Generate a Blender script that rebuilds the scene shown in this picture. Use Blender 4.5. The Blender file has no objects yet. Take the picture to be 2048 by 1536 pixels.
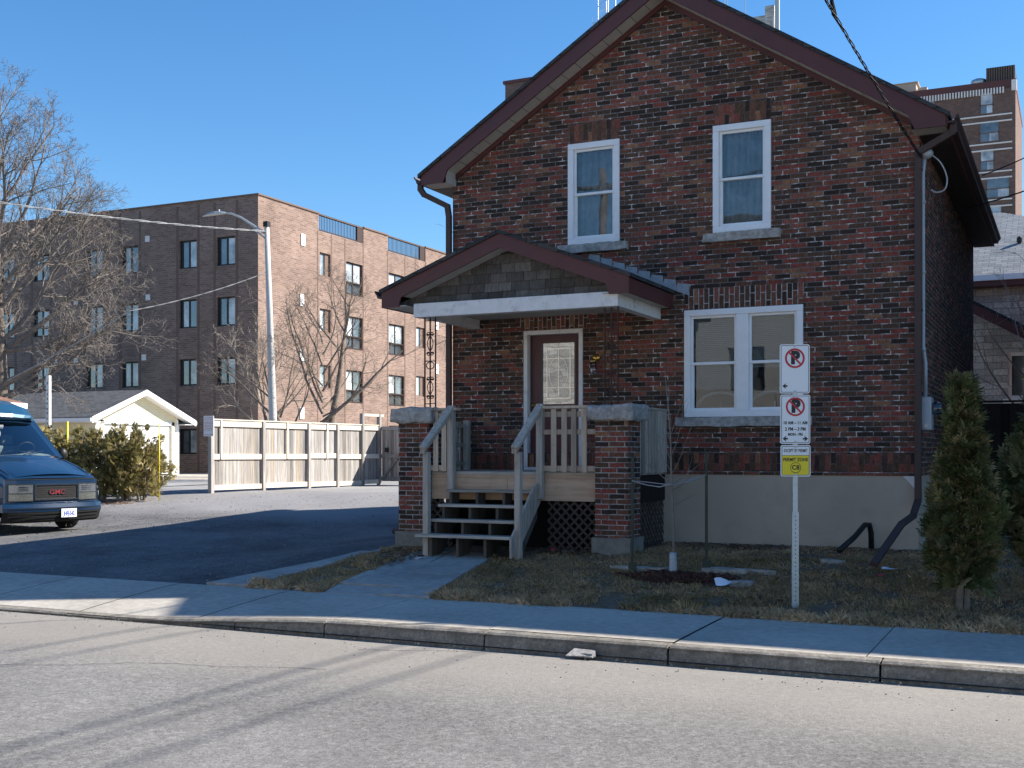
import bpy, math, random
import numpy as np
from mathutils import Vector, Matrix, Quaternion
R = math.radians
random.seed(7); rng = np.random.default_rng(7)
SC = bpy.context.scene
COL = SC.collection
PI = math.pi

# ---------------------------------------------------------------- camera, world, sun, exposure
CAM = Vector((8.60, -15.85, 1.58)); YAW = R(25.6)
cd = bpy.data.cameras.new('camera'); cam = bpy.data.objects.new('camera', cd); COL.objects.link(cam)
cam.location = CAM; cam.rotation_euler = (R(90), 0, YAW)
cd.sensor_width = 36; cd.lens = 2350/2048*36; cd.shift_y = 139/2048
cd.clip_start = .1; cd.clip_end = 3000
SC.camera = cam
SUN_EL, SUN_AZ = R(34.5), R(55)
w = bpy.data.worlds.new('World'); SC.world = w; w.use_nodes = True
wn = w.node_tree.nodes; wl = w.node_tree.links
bg = wn['Background']; sky = wn.new('ShaderNodeTexSky'); sky.sky_type = 'NISHITA'; sky.sun_disc = False
sky.sun_elevation = SUN_EL; sky.sun_rotation = SUN_AZ; sky.altitude = 100; sky.air_density = 1.0; sky.dust_density = .1; sky.ozone_density = 4.0
hs = wn.new('ShaderNodeHueSaturation'); hs.inputs['Saturation'].default_value = 1.22; wl.new(sky.outputs[0], hs.inputs['Color']); wl.new(hs.outputs[0], bg.inputs[0]); bg.inputs[1].default_value = .086
sl = bpy.data.lights.new('sun', 'SUN'); so = bpy.data.objects.new('sun', sl); COL.objects.link(so)
sl.energy = 4.8; sl.angle = R(.5); sl.color = (1, .93, .83)
sd = Vector((math.sin(SUN_AZ)*math.cos(SUN_EL), math.cos(SUN_AZ)*math.cos(SUN_EL), math.sin(SUN_EL)))
so.rotation_euler = sd.to_track_quat('Z', 'Y').to_euler(); so.location = (30, 20, 40)
SC.view_settings.view_transform = 'Standard'; SC.view_settings.look = 'None'
SC.view_settings.exposure = 1.19; SC.view_settings.gamma = 1
SC.render.engine = 'CYCLES'
SC.cycles.max_bounces = 8; SC.cycles.transparent_max_bounces = 12

# ---------------------------------------------------------------- materials
class NT:
    def __init__(s, name):
        s.m = bpy.data.materials.new(name); s.m.use_nodes = True
        s.t = s.m.node_tree; s.n = s.t.nodes; s.l = s.t.links; s.p = s.n['Principled BSDF']; s.o = s.n['Material Output']
    def put(s, node, key, v):
        if v is None: return
        i = node.inputs[key]
        if hasattr(v, 'is_linked'): s.l.new(v, i)
        elif isinstance(v, (tuple, list)) and len(v) == 3 and i.type == 'RGBA': i.default_value = (*v, 1)
        else: i.default_value = v
    def tc(s, out='UV', scale=None, rot=None):
        c = s.n.new('ShaderNodeTexCoord').outputs[out]
        if scale is None and rot is None: return c
        mp = s.n.new('ShaderNodeMapping'); s.l.new(c, mp.inputs[0])
        if scale is not None: mp.inputs['Scale'].default_value = scale
        if rot is not None: mp.inputs['Rotation'].default_value = rot
        return mp.outputs[0]
    def noise(s, vec, scale, detail=4, rough=.55, dist=0, out=0):
        k = s.n.new('ShaderNodeTexNoise'); s.put(k, 'Vector', vec)
        k.inputs['Scale'].default_value = scale; k.inputs['Detail'].default_value = detail
        k.inputs['Roughness'].default_value = rough; k.inputs['Distortion'].default_value = dist
        return k.outputs[out]
    def voro(s, vec, scale, feature='F1', out=0):
        k = s.n.new('ShaderNodeTexVoronoi'); k.feature = feature; s.put(k, 'Vector', vec); k.inputs['Scale'].default_value = scale
        return k.outputs[out]
    def ramp(s, fac, stops, interp='LINEAR'):
        k = s.n.new('ShaderNodeValToRGB'); s.put(k, 0, fac); cr = k.color_ramp; cr.interpolation = interp
        while len(cr.elements) < len(stops): cr.elements.new(.5)
        for e, (p, c) in zip(cr.elements, stops):
            e.position = p; e.color = (*c, 1) if isinstance(c, (tuple, list)) else (c, c, c, 1)
        return k.outputs[0]
    def mix(s, fac, a, b, mode='MIX'):
        k = s.n.new('ShaderNodeMix'); k.data_type = 'RGBA'; k.blend_type = mode
        s.put(k, 0, fac)
        for i, v in ((6, a), (7, b)):
            if hasattr(v, 'is_linked'): s.l.new(v, k.inputs[i])
            else: k.inputs[i].default_value = (*v, 1) if isinstance(v, (tuple, list)) else (v, v, v, 1)
        return k.outputs[2]
    def math(s, op, a, b=0):
        k = s.n.new('ShaderNodeMath'); k.operation = op
        s.put(k, 0, a); s.put(k, 1, b); return k.outputs[0]
    def attr(s, name='rnd'):
        k = s.n.new('ShaderNodeAttribute'); k.attribute_name = name; return k.outputs['Fac']
    def brick(s, vec, bw, rh, ms, offset=.5, smooth=.1):
        k = s.n.new('ShaderNodeTexBrick'); s.put(k, 'Vector', vec); k.offset = offset
        k.inputs['Color1'].default_value = (0, 0, 0, 1); k.inputs['Color2'].default_value = (1, 1, 1, 1)
        k.inputs['Mortar'].default_value = (.5, .5, .5, 1)
        k.inputs['Scale'].default_value = 1; k.inputs['Mortar Size'].default_value = ms; k.inputs['Mortar Smooth'].default_value = smooth
        k.inputs['Brick Width'].default_value = bw; k.inputs['Row Height'].default_value = rh
        return k.outputs[0], k.outputs[1]
    def bump(s, h, strength=.3, dist=.01, nrm=None):
        k = s.n.new('ShaderNodeBump'); s.put(k, 'Height', h); k.inputs['Strength'].default_value = strength; k.inputs['Distance'].default_value = dist
        if nrm is not None: s.l.new(nrm, k.inputs['Normal'])
        return k.outputs[0]
    def fin(s, col=None, rough=None, nrm=None, spec=None, metal=None, **kw):
        s.put(s.p, 'Base Color', col); s.put(s.p, 'Roughness', rough)
        if nrm is not None: s.l.new(nrm, s.p.inputs['Normal'])
        s.put(s.p, 'Specular IOR Level', spec); s.put(s.p, 'Metallic', metal)
        for k, v in kw.items(): s.put(s.p, k, v)
        return s.m

def plain(name, col, rough=.7, spec=.3, metal=0, var=.18, scale=14, bump=.15, coord='Object', dirt=None):
    t = NT(name); c = t.tc(coord)
    f = t.noise(c, scale, 5, .6)
    g = t.ramp(f, [(.3, 0), (.7, 1)])
    col = t.mix(g, tuple(x*(1-var) for x in col), tuple(min(1, x*(1+var)) for x in col))
    if dirt:
        f2 = t.ramp(t.noise(c, dirt[1], 6, .65), [(dirt[2], 0), (dirt[3], 1)])
        col = t.mix(f2, col, dirt[0])
    r = t.ramp(f, [(0, max(0, rough-.1)), (1, min(1, rough+.1))])
    return t.fin(col, r, t.bump(t.noise(c, scale*4, 3), bump, .004) if bump else None, spec, metal)

def brickmat(name, pal, mdark, mlight, lo, hi, bw=.215, rh=.0667, ms=.006, swap=False, bump=.5, soot=None, coarse=.6):
    t = NT(name)
    uv = t.tc('UV', rot=(0, 0, PI/2)) if swap else t.tc('UV')
    wob = t.n.new('ShaderNodeVectorMath'); wob.operation = 'MULTIPLY_ADD'
    t.l.new(t.noise(uv, 9, 2, out=1), wob.inputs[0]); wob.inputs[1].default_value = (.008, .005, 0); t.l.new(uv, wob.inputs[2])
    c, f = t.brick(wob.outputs[0], bw, rh, ms)
    bc = t.ramp(c, pal, 'CONSTANT')
    sc = t.n.new('ShaderNodeMapping'); sc.inputs['Scale'].default_value = (90, 14, 1) if not swap else (14, 90, 1); t.l.new(uv, sc.inputs[0])
    scr = t.noise(sc.outputs[0], 1, 3, .6)
    bc = t.mix(1, bc, t.ramp(scr, [(.25, .55), (.75, 1.35)]), 'MULTIPLY')
    bc = t.mix(1, bc, t.ramp(t.noise(uv, 22, 3), [(.3, .75), (.7, 1.25)]), 'MULTIPLY')
    mo = t.mix(t.ramp(t.noise(uv, 8.5, 3, coarse), [(lo, 0), (hi, 1)]), mdark, mlight)
    col = t.mix(f, bc, mo)
    if soot is not None:
        col = t.mix(1, col, t.ramp(t.noise(uv, .55, 5, .65), [(.3, soot), (.65, 1.1)]), 'MULTIPLY')
    hgt = t.mix(f, t.ramp(scr, [(0, .7), (1, 1)]), .1)
    return t.fin(col, .9, t.bump(hgt, bump, .008), .15)

def woodmat(name, base, dark, axis, scale=1.0, rough=.8, var=.35):
    t = NT(name)
    s = [22*scale]*3; s[axis] = 1.4*scale
    c = t.tc('Object', scale=tuple(s))
    f = t.noise(c, 1, 5, .6, .6)
    col = t.mix(t.ramp(f, [(.3, 0), (.72, 1)]), dark, base)
    rn = t.attr()
    col = t.mix(1, col, t.ramp(rn, [(0, 1-var), (1, 1+var)]), 'MULTIPLY')
    col = t.mix(t.ramp(t.noise(t.tc('Object'), 3, 5, .6), [(.55, 0), (.8, .5)]), col, tuple(x*.5 for x in dark))
    return t.fin(col, rough, t.bump(f, .35, .004), .2)

def glassmat(name, tint=(.02, .025, .03), refl=1.0, clear=.92):
    t = NT(name)
    fr = t.n.new('ShaderNodeFresnel'); fr.inputs[0].default_value = 1.5
    gl = t.n.new('ShaderNodeBsdfGlossy'); gl.inputs['Roughness'].default_value = .015; gl.inputs['Color'].default_value = (.95, .97, 1, 1)
    nb = t.bump(t.noise(t.tc('Object'), 2.2, 2), .05, .02); t.l.new(nb, gl.inputs['Normal'])
    tr = t.n.new('ShaderNodeBsdfTransparent'); tr.inputs[0].default_value = (clear, clear*1.03, clear*1.02, 1)
    ms = t.n.new('ShaderNodeMixShader')
    k = t.math('MINIMUM', t.math('MULTIPLY', fr.outputs[0], 1.1*refl), 1)
    t.l.new(k, ms.inputs[0]); t.l.new(tr.outputs[0], ms.inputs[1]); t.l.new(gl.outputs[0], ms.inputs[2])
    t.l.new(ms.outputs[0], t.o.inputs[0]); return t.m

def mirrorglass(name, base, rough=.05, spec=1.0):
    t = NT(name); c = t.tc('Object')
    col = t.mix(t.ramp(t.noise(c, 1.1, 3), [(.35, 0), (.65, 1)]), tuple(x*.5 for x in base), tuple(x*1.4 for x in base))
    return t.fin(col, rough, t.bump(t.noise(c, 1.4, 2), .08, .03), spec, 0, **{'Coat Weight': .6, 'Coat Roughness': .02})

BRK_PAL = [(p_, (c_[0]*1.56, c_[1]*1.33, c_[2]*1.20)) for p_, c_ in [(0, (.034, .026, .023)), (.17, (.070, .046, .034)), (.38, (.105, .056, .040)), (.56, (.150, .050, .040)), (.70, (.052, .038, .032)), (.82, (.160, .066, .050)), (.94, (.18, .10, .062))]]
M = {}
M['brick'] = brickmat('house_brick', BRK_PAL, (.165, .148, .138), (.58, .55, .51), .53, .62, ms=.0065, soot=.72)
M['brick_porch'] = brickmat('pier_brick', BRK_PAL, (.16, .145, .13), (.42, .40, .37), .35, .6)
M['soldier'] = brickmat('lintel_brick', BRK_PAL, (.17, .15, .13), (.48, .45, .42), .3, .6, bw=.215, rh=.072, ms=.006, swap=True)
M['soldier_dark'] = brickmat('soldier_brick', BRK_PAL, (.09, .075, .065), (.25, .22, .2), .5, .8, bw=.24, rh=.072, ms=.005, swap=True)
APT_PAL = [(0, (.205, .137, .113)), (.25, (.248, .167, .135)), (.5, (.28, .19, .155)), (.75, (.23, .157, .132)), (.9, (.183, .122, .104))]
M['apt'] = brickmat('apartment_brick', APT_PAL, (.25, .19, .155), (.32, .265, .23), .4, .7, bw=.3, rh=.09, ms=.012, bump=.25, soot=.78)
M['apt_dark'] = plain('brown_joint', (.165, .112, .09), .8, .2)
TW_PAL = [(0, (.165, .11, .095)), (.4, (.195, .13, .11)), (.7, (.15, .10, .085))]
M['tower'] = brickmat('tower_brick', TW_PAL, (.16, .11, .09), (.2, .15, .13), .4, .7, bw=.4, rh=.13, ms=.012, bump=.1, soot=.85)
ST_PAL = [(0, (.50, .48, .44)), (.3, (.60, .58, .54)), (.6, (.44, .43, .40)), (.8, (.66, .64, .60))]
M['whitebrick'] = brickmat('pale_stone', ST_PAL, (.30, .29, .27), (.36, .34, .32), .4, .7, bw=.42, rh=.17, ms=.012, bump=.8, soot=.75)
M['maroon'] = plain('maroon_aluminium', (.105, .034, .030), .5, .4, var=.1, scale=3, bump=.05, dirt=((.06, .03, .028), 5, .55, .85))
M['flashing'] = plain('weathered_flashing', (.34, .36, .38), .6, .4, .3, var=.2, scale=9)
M['brown_metal'] = plain('brown_downspout_metal', (.075, .046, .041), .55, .3, var=.12, scale=5, bump=.05)
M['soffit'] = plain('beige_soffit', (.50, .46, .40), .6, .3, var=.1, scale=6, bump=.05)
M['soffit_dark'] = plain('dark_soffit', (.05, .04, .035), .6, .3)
M['white'] = plain('white_vinyl', (.82, .82, .82), .45, .4, var=.05, scale=5, bump=.04, dirt=((.55, .54, .5), 9, .62, .9))
M['white_paint'] = plain('worn_white_paint', (.76, .73, .70), .6, .3, var=.08, scale=8, bump=.12, dirt=((.36, .33, .29), 6, .55, .85))
M['stucco'] = plain('pale_stucco', (.60, .57, .53), .9, .2, var=.1, scale=2)
M['slate_siding'] = plain('slate_siding', (.46, .45, .44), .8, .2, var=.08, scale=2)
M['cream'] = plain('cream_siding', (.80, .74, .56), .55, .3, var=.06, scale=4, bump=.05)
M['stone'] = plain('rough_limestone', (.39, .365, .335), .9, .2, var=.35, scale=16, bump=.9, dirt=((.2, .185, .165), 7, .5, .75))
def parging():
    t = NT('foundation_parging'); c = t.tc('Object')
    col = t.mix(t.ramp(t.noise(c, 1.3, 6, .65), [(.35, 0), (.7, 1)]), (.40, .325, .245), (.56, .455, .345))
    col = t.mix(t.ramp(t.noise(t.tc('Object', scale=(2.5, 2.5, .5)), 1.6, 5, .7), [(.56, 0), (.72, .55)]), col, (.25, .215, .175))
    col = t.mix(t.ramp(t.noise(c, 38, 3, .7), [(.64, 0), (.72, .5)]), col, (.24, .21, .17))
    wv = t.n.new('ShaderNodeVectorMath'); wv.operation = 'MULTIPLY_ADD'; t.l.new(t.noise(c, 3, 5, .7, out=1), wv.inputs[0]); wv.inputs[1].default_value = (.5, .5, .5); t.l.new(c, wv.inputs[2])
    d = t.voro(wv.outputs[0], .55, 'DISTANCE_TO_EDGE')
    col = t.mix(t.math('MULTIPLY', t.ramp(d, [(0, 1), (.006, 0)]), t.ramp(t.noise(c, .8, 2), [(.5, 0), (.55, .8)])), col, (.08, .07, .06))
    return t.fin(col, .9, t.bump(t.noise(c, 14, 5, .65), .35, .01), .2)
M['found'] = parging()
M['plinth'] = plain('plinth_concrete', (.22, .21, .18), .9, .2, var=.25, scale=9, bump=.5)
M['found'] = plain('foundation_parging', (.50, .41, .315), .9, .2, var=.14, scale=2.2, bump=.25, dirt=((.33, .27, .215), 1.1, .48, .8))
M['door'] = plain('maroon_door', (.075, .018, .022), .35, .5, var=.1, scale=3, bump=.03)
M['brass'] = plain('brass', (.55, .34, .10), .25, .6, 1, var=.1, bump=.03)
M['nickel'] = plain('nickel', (.7, .68, .64), .22, .6, 1, var=.05, bump=.02)
M['galv'] = plain('galvanised_steel', (.46, .49, .50), .45, .5, .75, var=.14, scale=22, bump=.08)
M['conduit'] = plain('grey_conduit', (.42, .45, .48), .5, .4, .2, var=.08, scale=6, bump=.04)
M['iron'] = plain('dark_iron', (.045, .024, .02), .55, .4, .3, var=.2, scale=20)
M['black'] = plain('black_plastic', (.012, .012, .013), .5, .4, var=.2, scale=9)
M['rubber'] = plain('tyre_rubber', (.016, .016, .017), .85, .2, var=.2, scale=20)
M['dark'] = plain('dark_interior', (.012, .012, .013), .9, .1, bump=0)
M['blind'] = plain('window_blind', (.17, .215, .25), .7, .2, var=.06, scale=3, bump=.03)
M['curtain'] = plain('lace_curtain', (.24, .27, .30), .8, .1, var=.3, scale=5, bump=.4)
M['glass'] = glassmat('window_glass')
M['doorglass'] = glassmat('leaded_door_glass', refl=5.5, clear=.55)
M['aptglass'] = mirrorglass('apartment_glass', (.10, .115, .125))
M['aptglass_pale'] = mirrorglass('apartment_blind_glass', (.42, .45, .46), .12, .6)
M['wood'] = woodmat('weathered_wood', (.50, .435, .365), (.27, .23, .19), 2)
M['picketwood'] = woodmat('beige_picket', (.60, .47, .35), (.33, .26, .195), 2)
M['wood_x'] = woodmat('weathered_board', (.50, .45, .39), (.25, .22, .185), 0)
M['wood_y'] = woodmat('weathered_plank', (.36, .34, .31), (.19, .175, .155), 1)
M['newwood'] = woodmat('newer_pine', (.60, .43, .30), (.44, .30, .20), 0, var=.1)
M['fencewood'] = woodmat('fence_board', (.45, .40, .36), (.20, .175, .155), 2, .8, var=.85)
def fencemat():
    t = NT('weathered_fence_board'); c = t.tc('Object', scale=(30, 30, 1.3)); f = t.noise(c, 1, 5, .65, .8)
    base = t.ramp(t.attr(), [(0, (.24, .22, .205)), (.3, (.36, .335, .31)), (.7, (.50, .475, .45)), (.9, (.43, .39, .345)), (1, (.50, .385, .27))])
    col = t.mix(t.ramp(f, [(.32, 0), (.66, 1)]), t.mix(1, base, .45, 'MULTIPLY'), base)
    col = t.mix(t.ramp(t.noise(t.tc('Object', scale=(6, 6, 1)), 1.2, 5, .65), [(.5, 0), (.75, .6)]), col, (.21, .195, .185))
    return t.fin(col, .85, t.bump(f, .5, .006), .2)
M['fencewood'] = fencemat()
M['fencerail'] = woodmat('fence_rail', (.74, .67, .57), (.56, .50, .42), 1, .8, var=.1)
M['stringer'] = woodmat('dark_stringer_wood', (.20, .165, .135), (.10, .085, .07), 2)  # stringers toned darker than the treads
M['darkwood'] = woodmat('dark_stained_wood', (.04, .028, .024), (.02, .015, .013), 2)
M['lattice'] = plain('brown_lattice', (.085, .062, .055), .8, .2, var=.2, scale=12)
M['bark'] = plain('tree_bark', (.19, .155, .125), .9, .15, var=.35, scale=9, bump=.5)
M['bark_mid'] = plain('grey_brown_bark', (.19, .165, .145), .9, .15, var=.35, scale=9, bump=.3)
M['bark_pale'] = plain('pale_twig_bark', (.33, .285, .235), .9, .15, var=.3, scale=9, bump=.3)
M['bark_sap'] = plain('sapling_bark', (.22, .19, .16), .85, .2, var=.2, scale=30, bump=.3)
M['vanred'] = plain('dull_red_badge', (.20, .015, .02), .4, .5, bump=0)
M['redsign'] = plain('sign_red', (.50, .02, .03), .4, .4, var=.04, bump=0)
M['blacksign'] = plain('sign_black', (.015, .015, .017), .4, .4, var=.05, bump=0)
M['yellowsign'] = plain('sign_yellow', (.76, .60, .02), .4, .4, var=.04, bump=0)
M['whitesign'] = plain('sign_white', (.74, .76, .77), .4, .5, var=.03, scale=4, bump=.02)
M['yellowpole'] = plain('yellow_marker', (.80, .62, .03), .45, .4, var=.06)
M['concretepole'] = plain('pole_concrete', (.50, .49, .46), .85, .2, var=.12, scale=18, bump=.2)
M['paper'] = plain('paper', (.80, .82, .86), .8, .2, var=.05, bump=.1)
M['redlitter'] = plain('red_plastic', (.5, .04, .05), .5, .4, bump=.05)
M['cable'] = plain('black_cable', (.014, .014, .015), .6, .3, var=.2)
M['cable_pale'] = plain('bare_aluminium_cable', (.33, .33, .33), .45, .4, .4, var=.3, scale=3)

def shingles(name, a, b, c, bw=.30, rh=.14):
    t = NT(name); uv = t.tc('UV'); col, f = t.brick(uv, bw, rh, .006)
    k = t.ramp(col, [(0, a), (.5, b), (1, c)])
    k = t.mix(1, k, t.ramp(t.noise(uv, 60, 3), [(.3, .7), (.7, 1.3)]), 'MULTIPLY')
    k = t.mix(f, k, tuple(x*.35 for x in a))
    return t.fin(k, .9, t.bump(t.mix(f, 1.0, 0.0), .5, .01), .15)
M['shingle'] = shingles('dark_shingles', (.045, .044, .046), (.06, .058, .06), (.075, .07, .07))
M['shingle_grey'] = shingles('grey_shingles', (.20, .215, .225), (.25, .265, .275), (.30, .31, .315))
M['shingle_garage'] = shingles('charcoal_shingles', (.085, .09, .098), (.11, .115, .125), (.13, .135, .145))
M['shingle_brown'] = shingles('brown_shingles', (.16, .09, .07), (.2, .12, .09), (.24, .14, .11))
def cedarmat():
    t = NT('cedar_shingle'); uv = t.tc('UV'); c = t.tc('Object', scale=(30, 30, 9))
    col = t.mix(t.ramp(t.noise(c, 1, 4), [(.3, 0), (.7, 1)]), (.085, .075, .066), (.15, .135, .12))
    col = t.mix(1, col, t.ramp(t.attr(), [(0, .6), (1, 1.4)]), 'MULTIPLY')
    return t.fin(col, .9, t.bump(t.noise(c, 1, 3), .4, .004), .15)
M['cedar'] = cedarmat()
def sidingmat(name, base):
    t = NT(name); uv = t.tc('UV')
    sp = t.n.new('ShaderNodeSeparateXYZ'); t.l.new(uv, sp.inputs[0])
    fr = t.math('FRACT', t.math('MULTIPLY', sp.outputs[1], 1/.11))
    col = t.mix(t.ramp(fr, [(.0, 0), (.06, 1)]), tuple(x*.55 for x in base), base)
    col = t.mix(1, col, t.ramp(t.noise(uv, 2, 4), [(.3, .93), (.7, 1.05)]), 'MULTIPLY')
    return t.fin(col, .6, t.bump(fr, .6, .015), .3)
M['siding'] = sidingmat('cream_lap_siding', (.76, .70, .50))
M['siding_tan'] = sidingmat('tan_lap_siding', (.50, .42, .33))

def aggregate(name, a, b, c, big=(.8, 1.15), fine=260, mid=40, bump=.5, stain=None, crack=None, patch=None):
    t = NT(name); co = t.tc('Object')
    f1 = t.noise(co, fine, 3, .7); f2 = t.noise(co, mid, 4, .6); f3 = t.noise(co, .5, 5, .6)
    v = t.voro(co, fine*.55, out=1)
    k = t.ramp(f1, [(.3, a), (.5, b), (.72, c)])
    k = t.mix(.45, k, t.ramp(v, [(0, a), (.5, b), (1, c)]))
    k = t.mix(1, k, t.ramp(f2, [(.3, .84), (.7, 1.14)]), 'MULTIPLY')
    k = t.mix(1, k, t.ramp(f3, [(.3, big[0]), (.7, big[1])]), 'MULTIPLY')
    if stain: k = t.mix(t.ramp(t.noise(co, stain[1], 6, .65), [(stain[2], 0), (stain[3], 1)]), k, stain[0])
    if patch:
        sp = t.n.new('ShaderNodeSeparateXYZ'); t.l.new(co, sp.inputs[0])
        e = t.math('ADD', sp.outputs[1], t.math('MULTIPLY', t.noise(co, 1.3, 5, .65), .9))
        k = t.mix(t.ramp(t.math('MULTIPLY', t.math('ADD', e, -patch[0]), 1/patch[1]), [(0, 0), (1, 1)]), k, t.mix(.55, k, patch[2]))
    if crack:
        cv = t.n.new('ShaderNodeVectorMath'); cv.operation = 'MULTIPLY_ADD'
        t.l.new(t.noise(co, 1.6, 5, .65, out=1), cv.inputs[0]); cv.inputs[1].default_value = (.6, .6, 0); t.l.new(co, cv.inputs[2])
        d = t.voro(cv.outputs[0], crack[0], 'DISTANCE_TO_EDGE')
        m = t.math('MULTIPLY', t.ramp(d, [(0, 1), (crack[1], 0)]), t.ramp(t.noise(co, .45, 3), [(.48, 0), (.6, 1)]))
        k = t.mix(m, k, tuple(x*.3 for x in a))
    return t.fin(k, .92, t.bump(t.mix(.5, f1, f2), bump, .012), .2)
M['road'] = aggregate('road_asphalt', (.07, .068, .066), (.19, .185, .178), (.345, .335, .32), fine=88, mid=16, bump=.8, stain=((.145, .14, .137), .8, .55, .85), patch=(-8.6, 1.3, (.30, .275, .24)))
M['sidewalk'] = aggregate('sidewalk_concrete', (.385, .355, .31), (.44, .405, .355), (.50, .465, .41), fine=180, mid=12, bump=.12, stain=((.30, .28, .25), 1.1, .55, .85))
M['slabs'] = aggregate('walkway_concrete', (.31, .295, .27), (.38, .36, .33), (.44, .42, .39), fine=150, mid=9, bump=.25, stain=((.21, .20, .19), 1.7, .5, .8))
M['kerb'] = aggregate('kerb_concrete', (.12, .11, .095), (.235, .215, .185), (.38, .355, .31), fine=70, mid=11, bump=1.0, stain=((.12, .11, .095), 3, .48, .7))
M['joint'] = plain('joint_dirt', (.045, .04, .036), .95, .1)
M['gravel'] = aggregate('driveway_gravel', (.05, .05, .055), (.115, .115, .12), (.24, .235, .23), big=(.6, 1.5), fine=60, mid=6, bump=1.2, stain=((.19, .185, .18), .42, .52, .68), patch=(3.2, 1.8, (.33, .32, .32)))  # sunlit back stretch painted lighter, shaded front kept dark, in the gravel colour
M['lot'] = aggregate('parking_asphalt', (.22, .22, .22), (.29, .285, .28), (.36, .355, .35), fine=80, bump=.4)
M['pad'] = aggregate('garage_pad_concrete', (.42, .37, .31), (.5, .45, .38), (.56, .51, .45), fine=80, bump=.2)
M['soil'] = aggregate('lawn_soil', (.085, .06, .042), (.17, .125, .085), (.27, .21, .145), fine=45, mid=8, bump=1.2)
M['farground'] = aggregate('far_ground', (.2, .19, .17), (.27, .25, .22), (.33, .31, .27), fine=8, mid=2, bump=.3)
def leafmat(name, a, b, c, trans=.25):
    t = NT(name); k = t.ramp(t.attr(), [(0, a), (.55, b), (1, c)])
    k = t.mix(1, k, t.ramp(t.noise(t.tc('Object'), 2.2, 3), [(.3, .7), (.7, 1.25)]), 'MULTIPLY')
    m = t.fin(k, .7, None, .2)
    tr = t.n.new('ShaderNodeBsdfTranslucent'); t.l.new(k, tr.inputs[0]); ms = t.n.new('ShaderNodeMixShader'); ms.inputs[0].default_value = trans
    t.l.new(t.p.outputs[0], ms.inputs[1]); t.l.new(tr.outputs[0], ms.inputs[2]); t.l.new(ms.outputs[0], t.o.inputs[0]); return m
M['grass'] = leafmat('late_winter_grass', (.15, .14, .055), (.42, .305, .17), (.68, .50, .32))
M['thuja'] = leafmat('arborvitae_foliage', (.055, .075, .028), (.125, .135, .052), (.25, .205, .10))
M['hedge'] = leafmat('hedge_foliage', (.13, .125, .042), (.31, .26, .10), (.48, .39, .19), .4)
M['leaf'] = leafmat('dry_leaf', (.16, .085, .05), (.25, .15, .09), (.38, .27, .18))
M['mulch'] = leafmat('bark_mulch', (.045, .02, .014), (.11, .045, .028), (.17, .075, .045), 0)
M['stones'] = leafmat('loose_stone', (.12, .12, .12), (.21, .207, .2), (.31, .305, .3), 0)
def paint(name, col):
    t = NT(name)
    return t.fin(t.mix(t.ramp(t.noise(t.tc('Object'), 2, 4), [(.3, 0), (.7, 1)]), tuple(x*.9 for x in col), col), .32, None, .5, .25, **{'Coat Weight': .8, 'Coat Roughness': .06})
M['vanblue'] = paint('metallic_blue_paint', (.005, .028, .072))
M['vanteal'] = paint('roof_blue_paint', (.016, .075, .14))
M['chrome'] = plain('chrome', (.75, .76, .78), .12, .8, 1, var=.03, bump=0)
def lens(name, col):
    t = NT(name); return t.fin(t.mix(t.voro(t.tc('Object'), 30), tuple(x*.6 for x in col), col), .12, None, .8, .35, **{'Coat Weight': .35, 'Coat Roughness': .1})
M['lamp'] = lens('headlamp_lens', (.16, .18, .20)); M['turn'] = lens('turn_lens', (.16, .17, .16))
M['shade'] = glassmat('lamp_shade_glass', refl=1.5, clear=.8)
M['vanglass'] = glassmat('windscreen_glass', refl=2.2, clear=.85)
M['dash'] = plain('dashboard', (.20, .25, .25), .8, .2)

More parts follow.
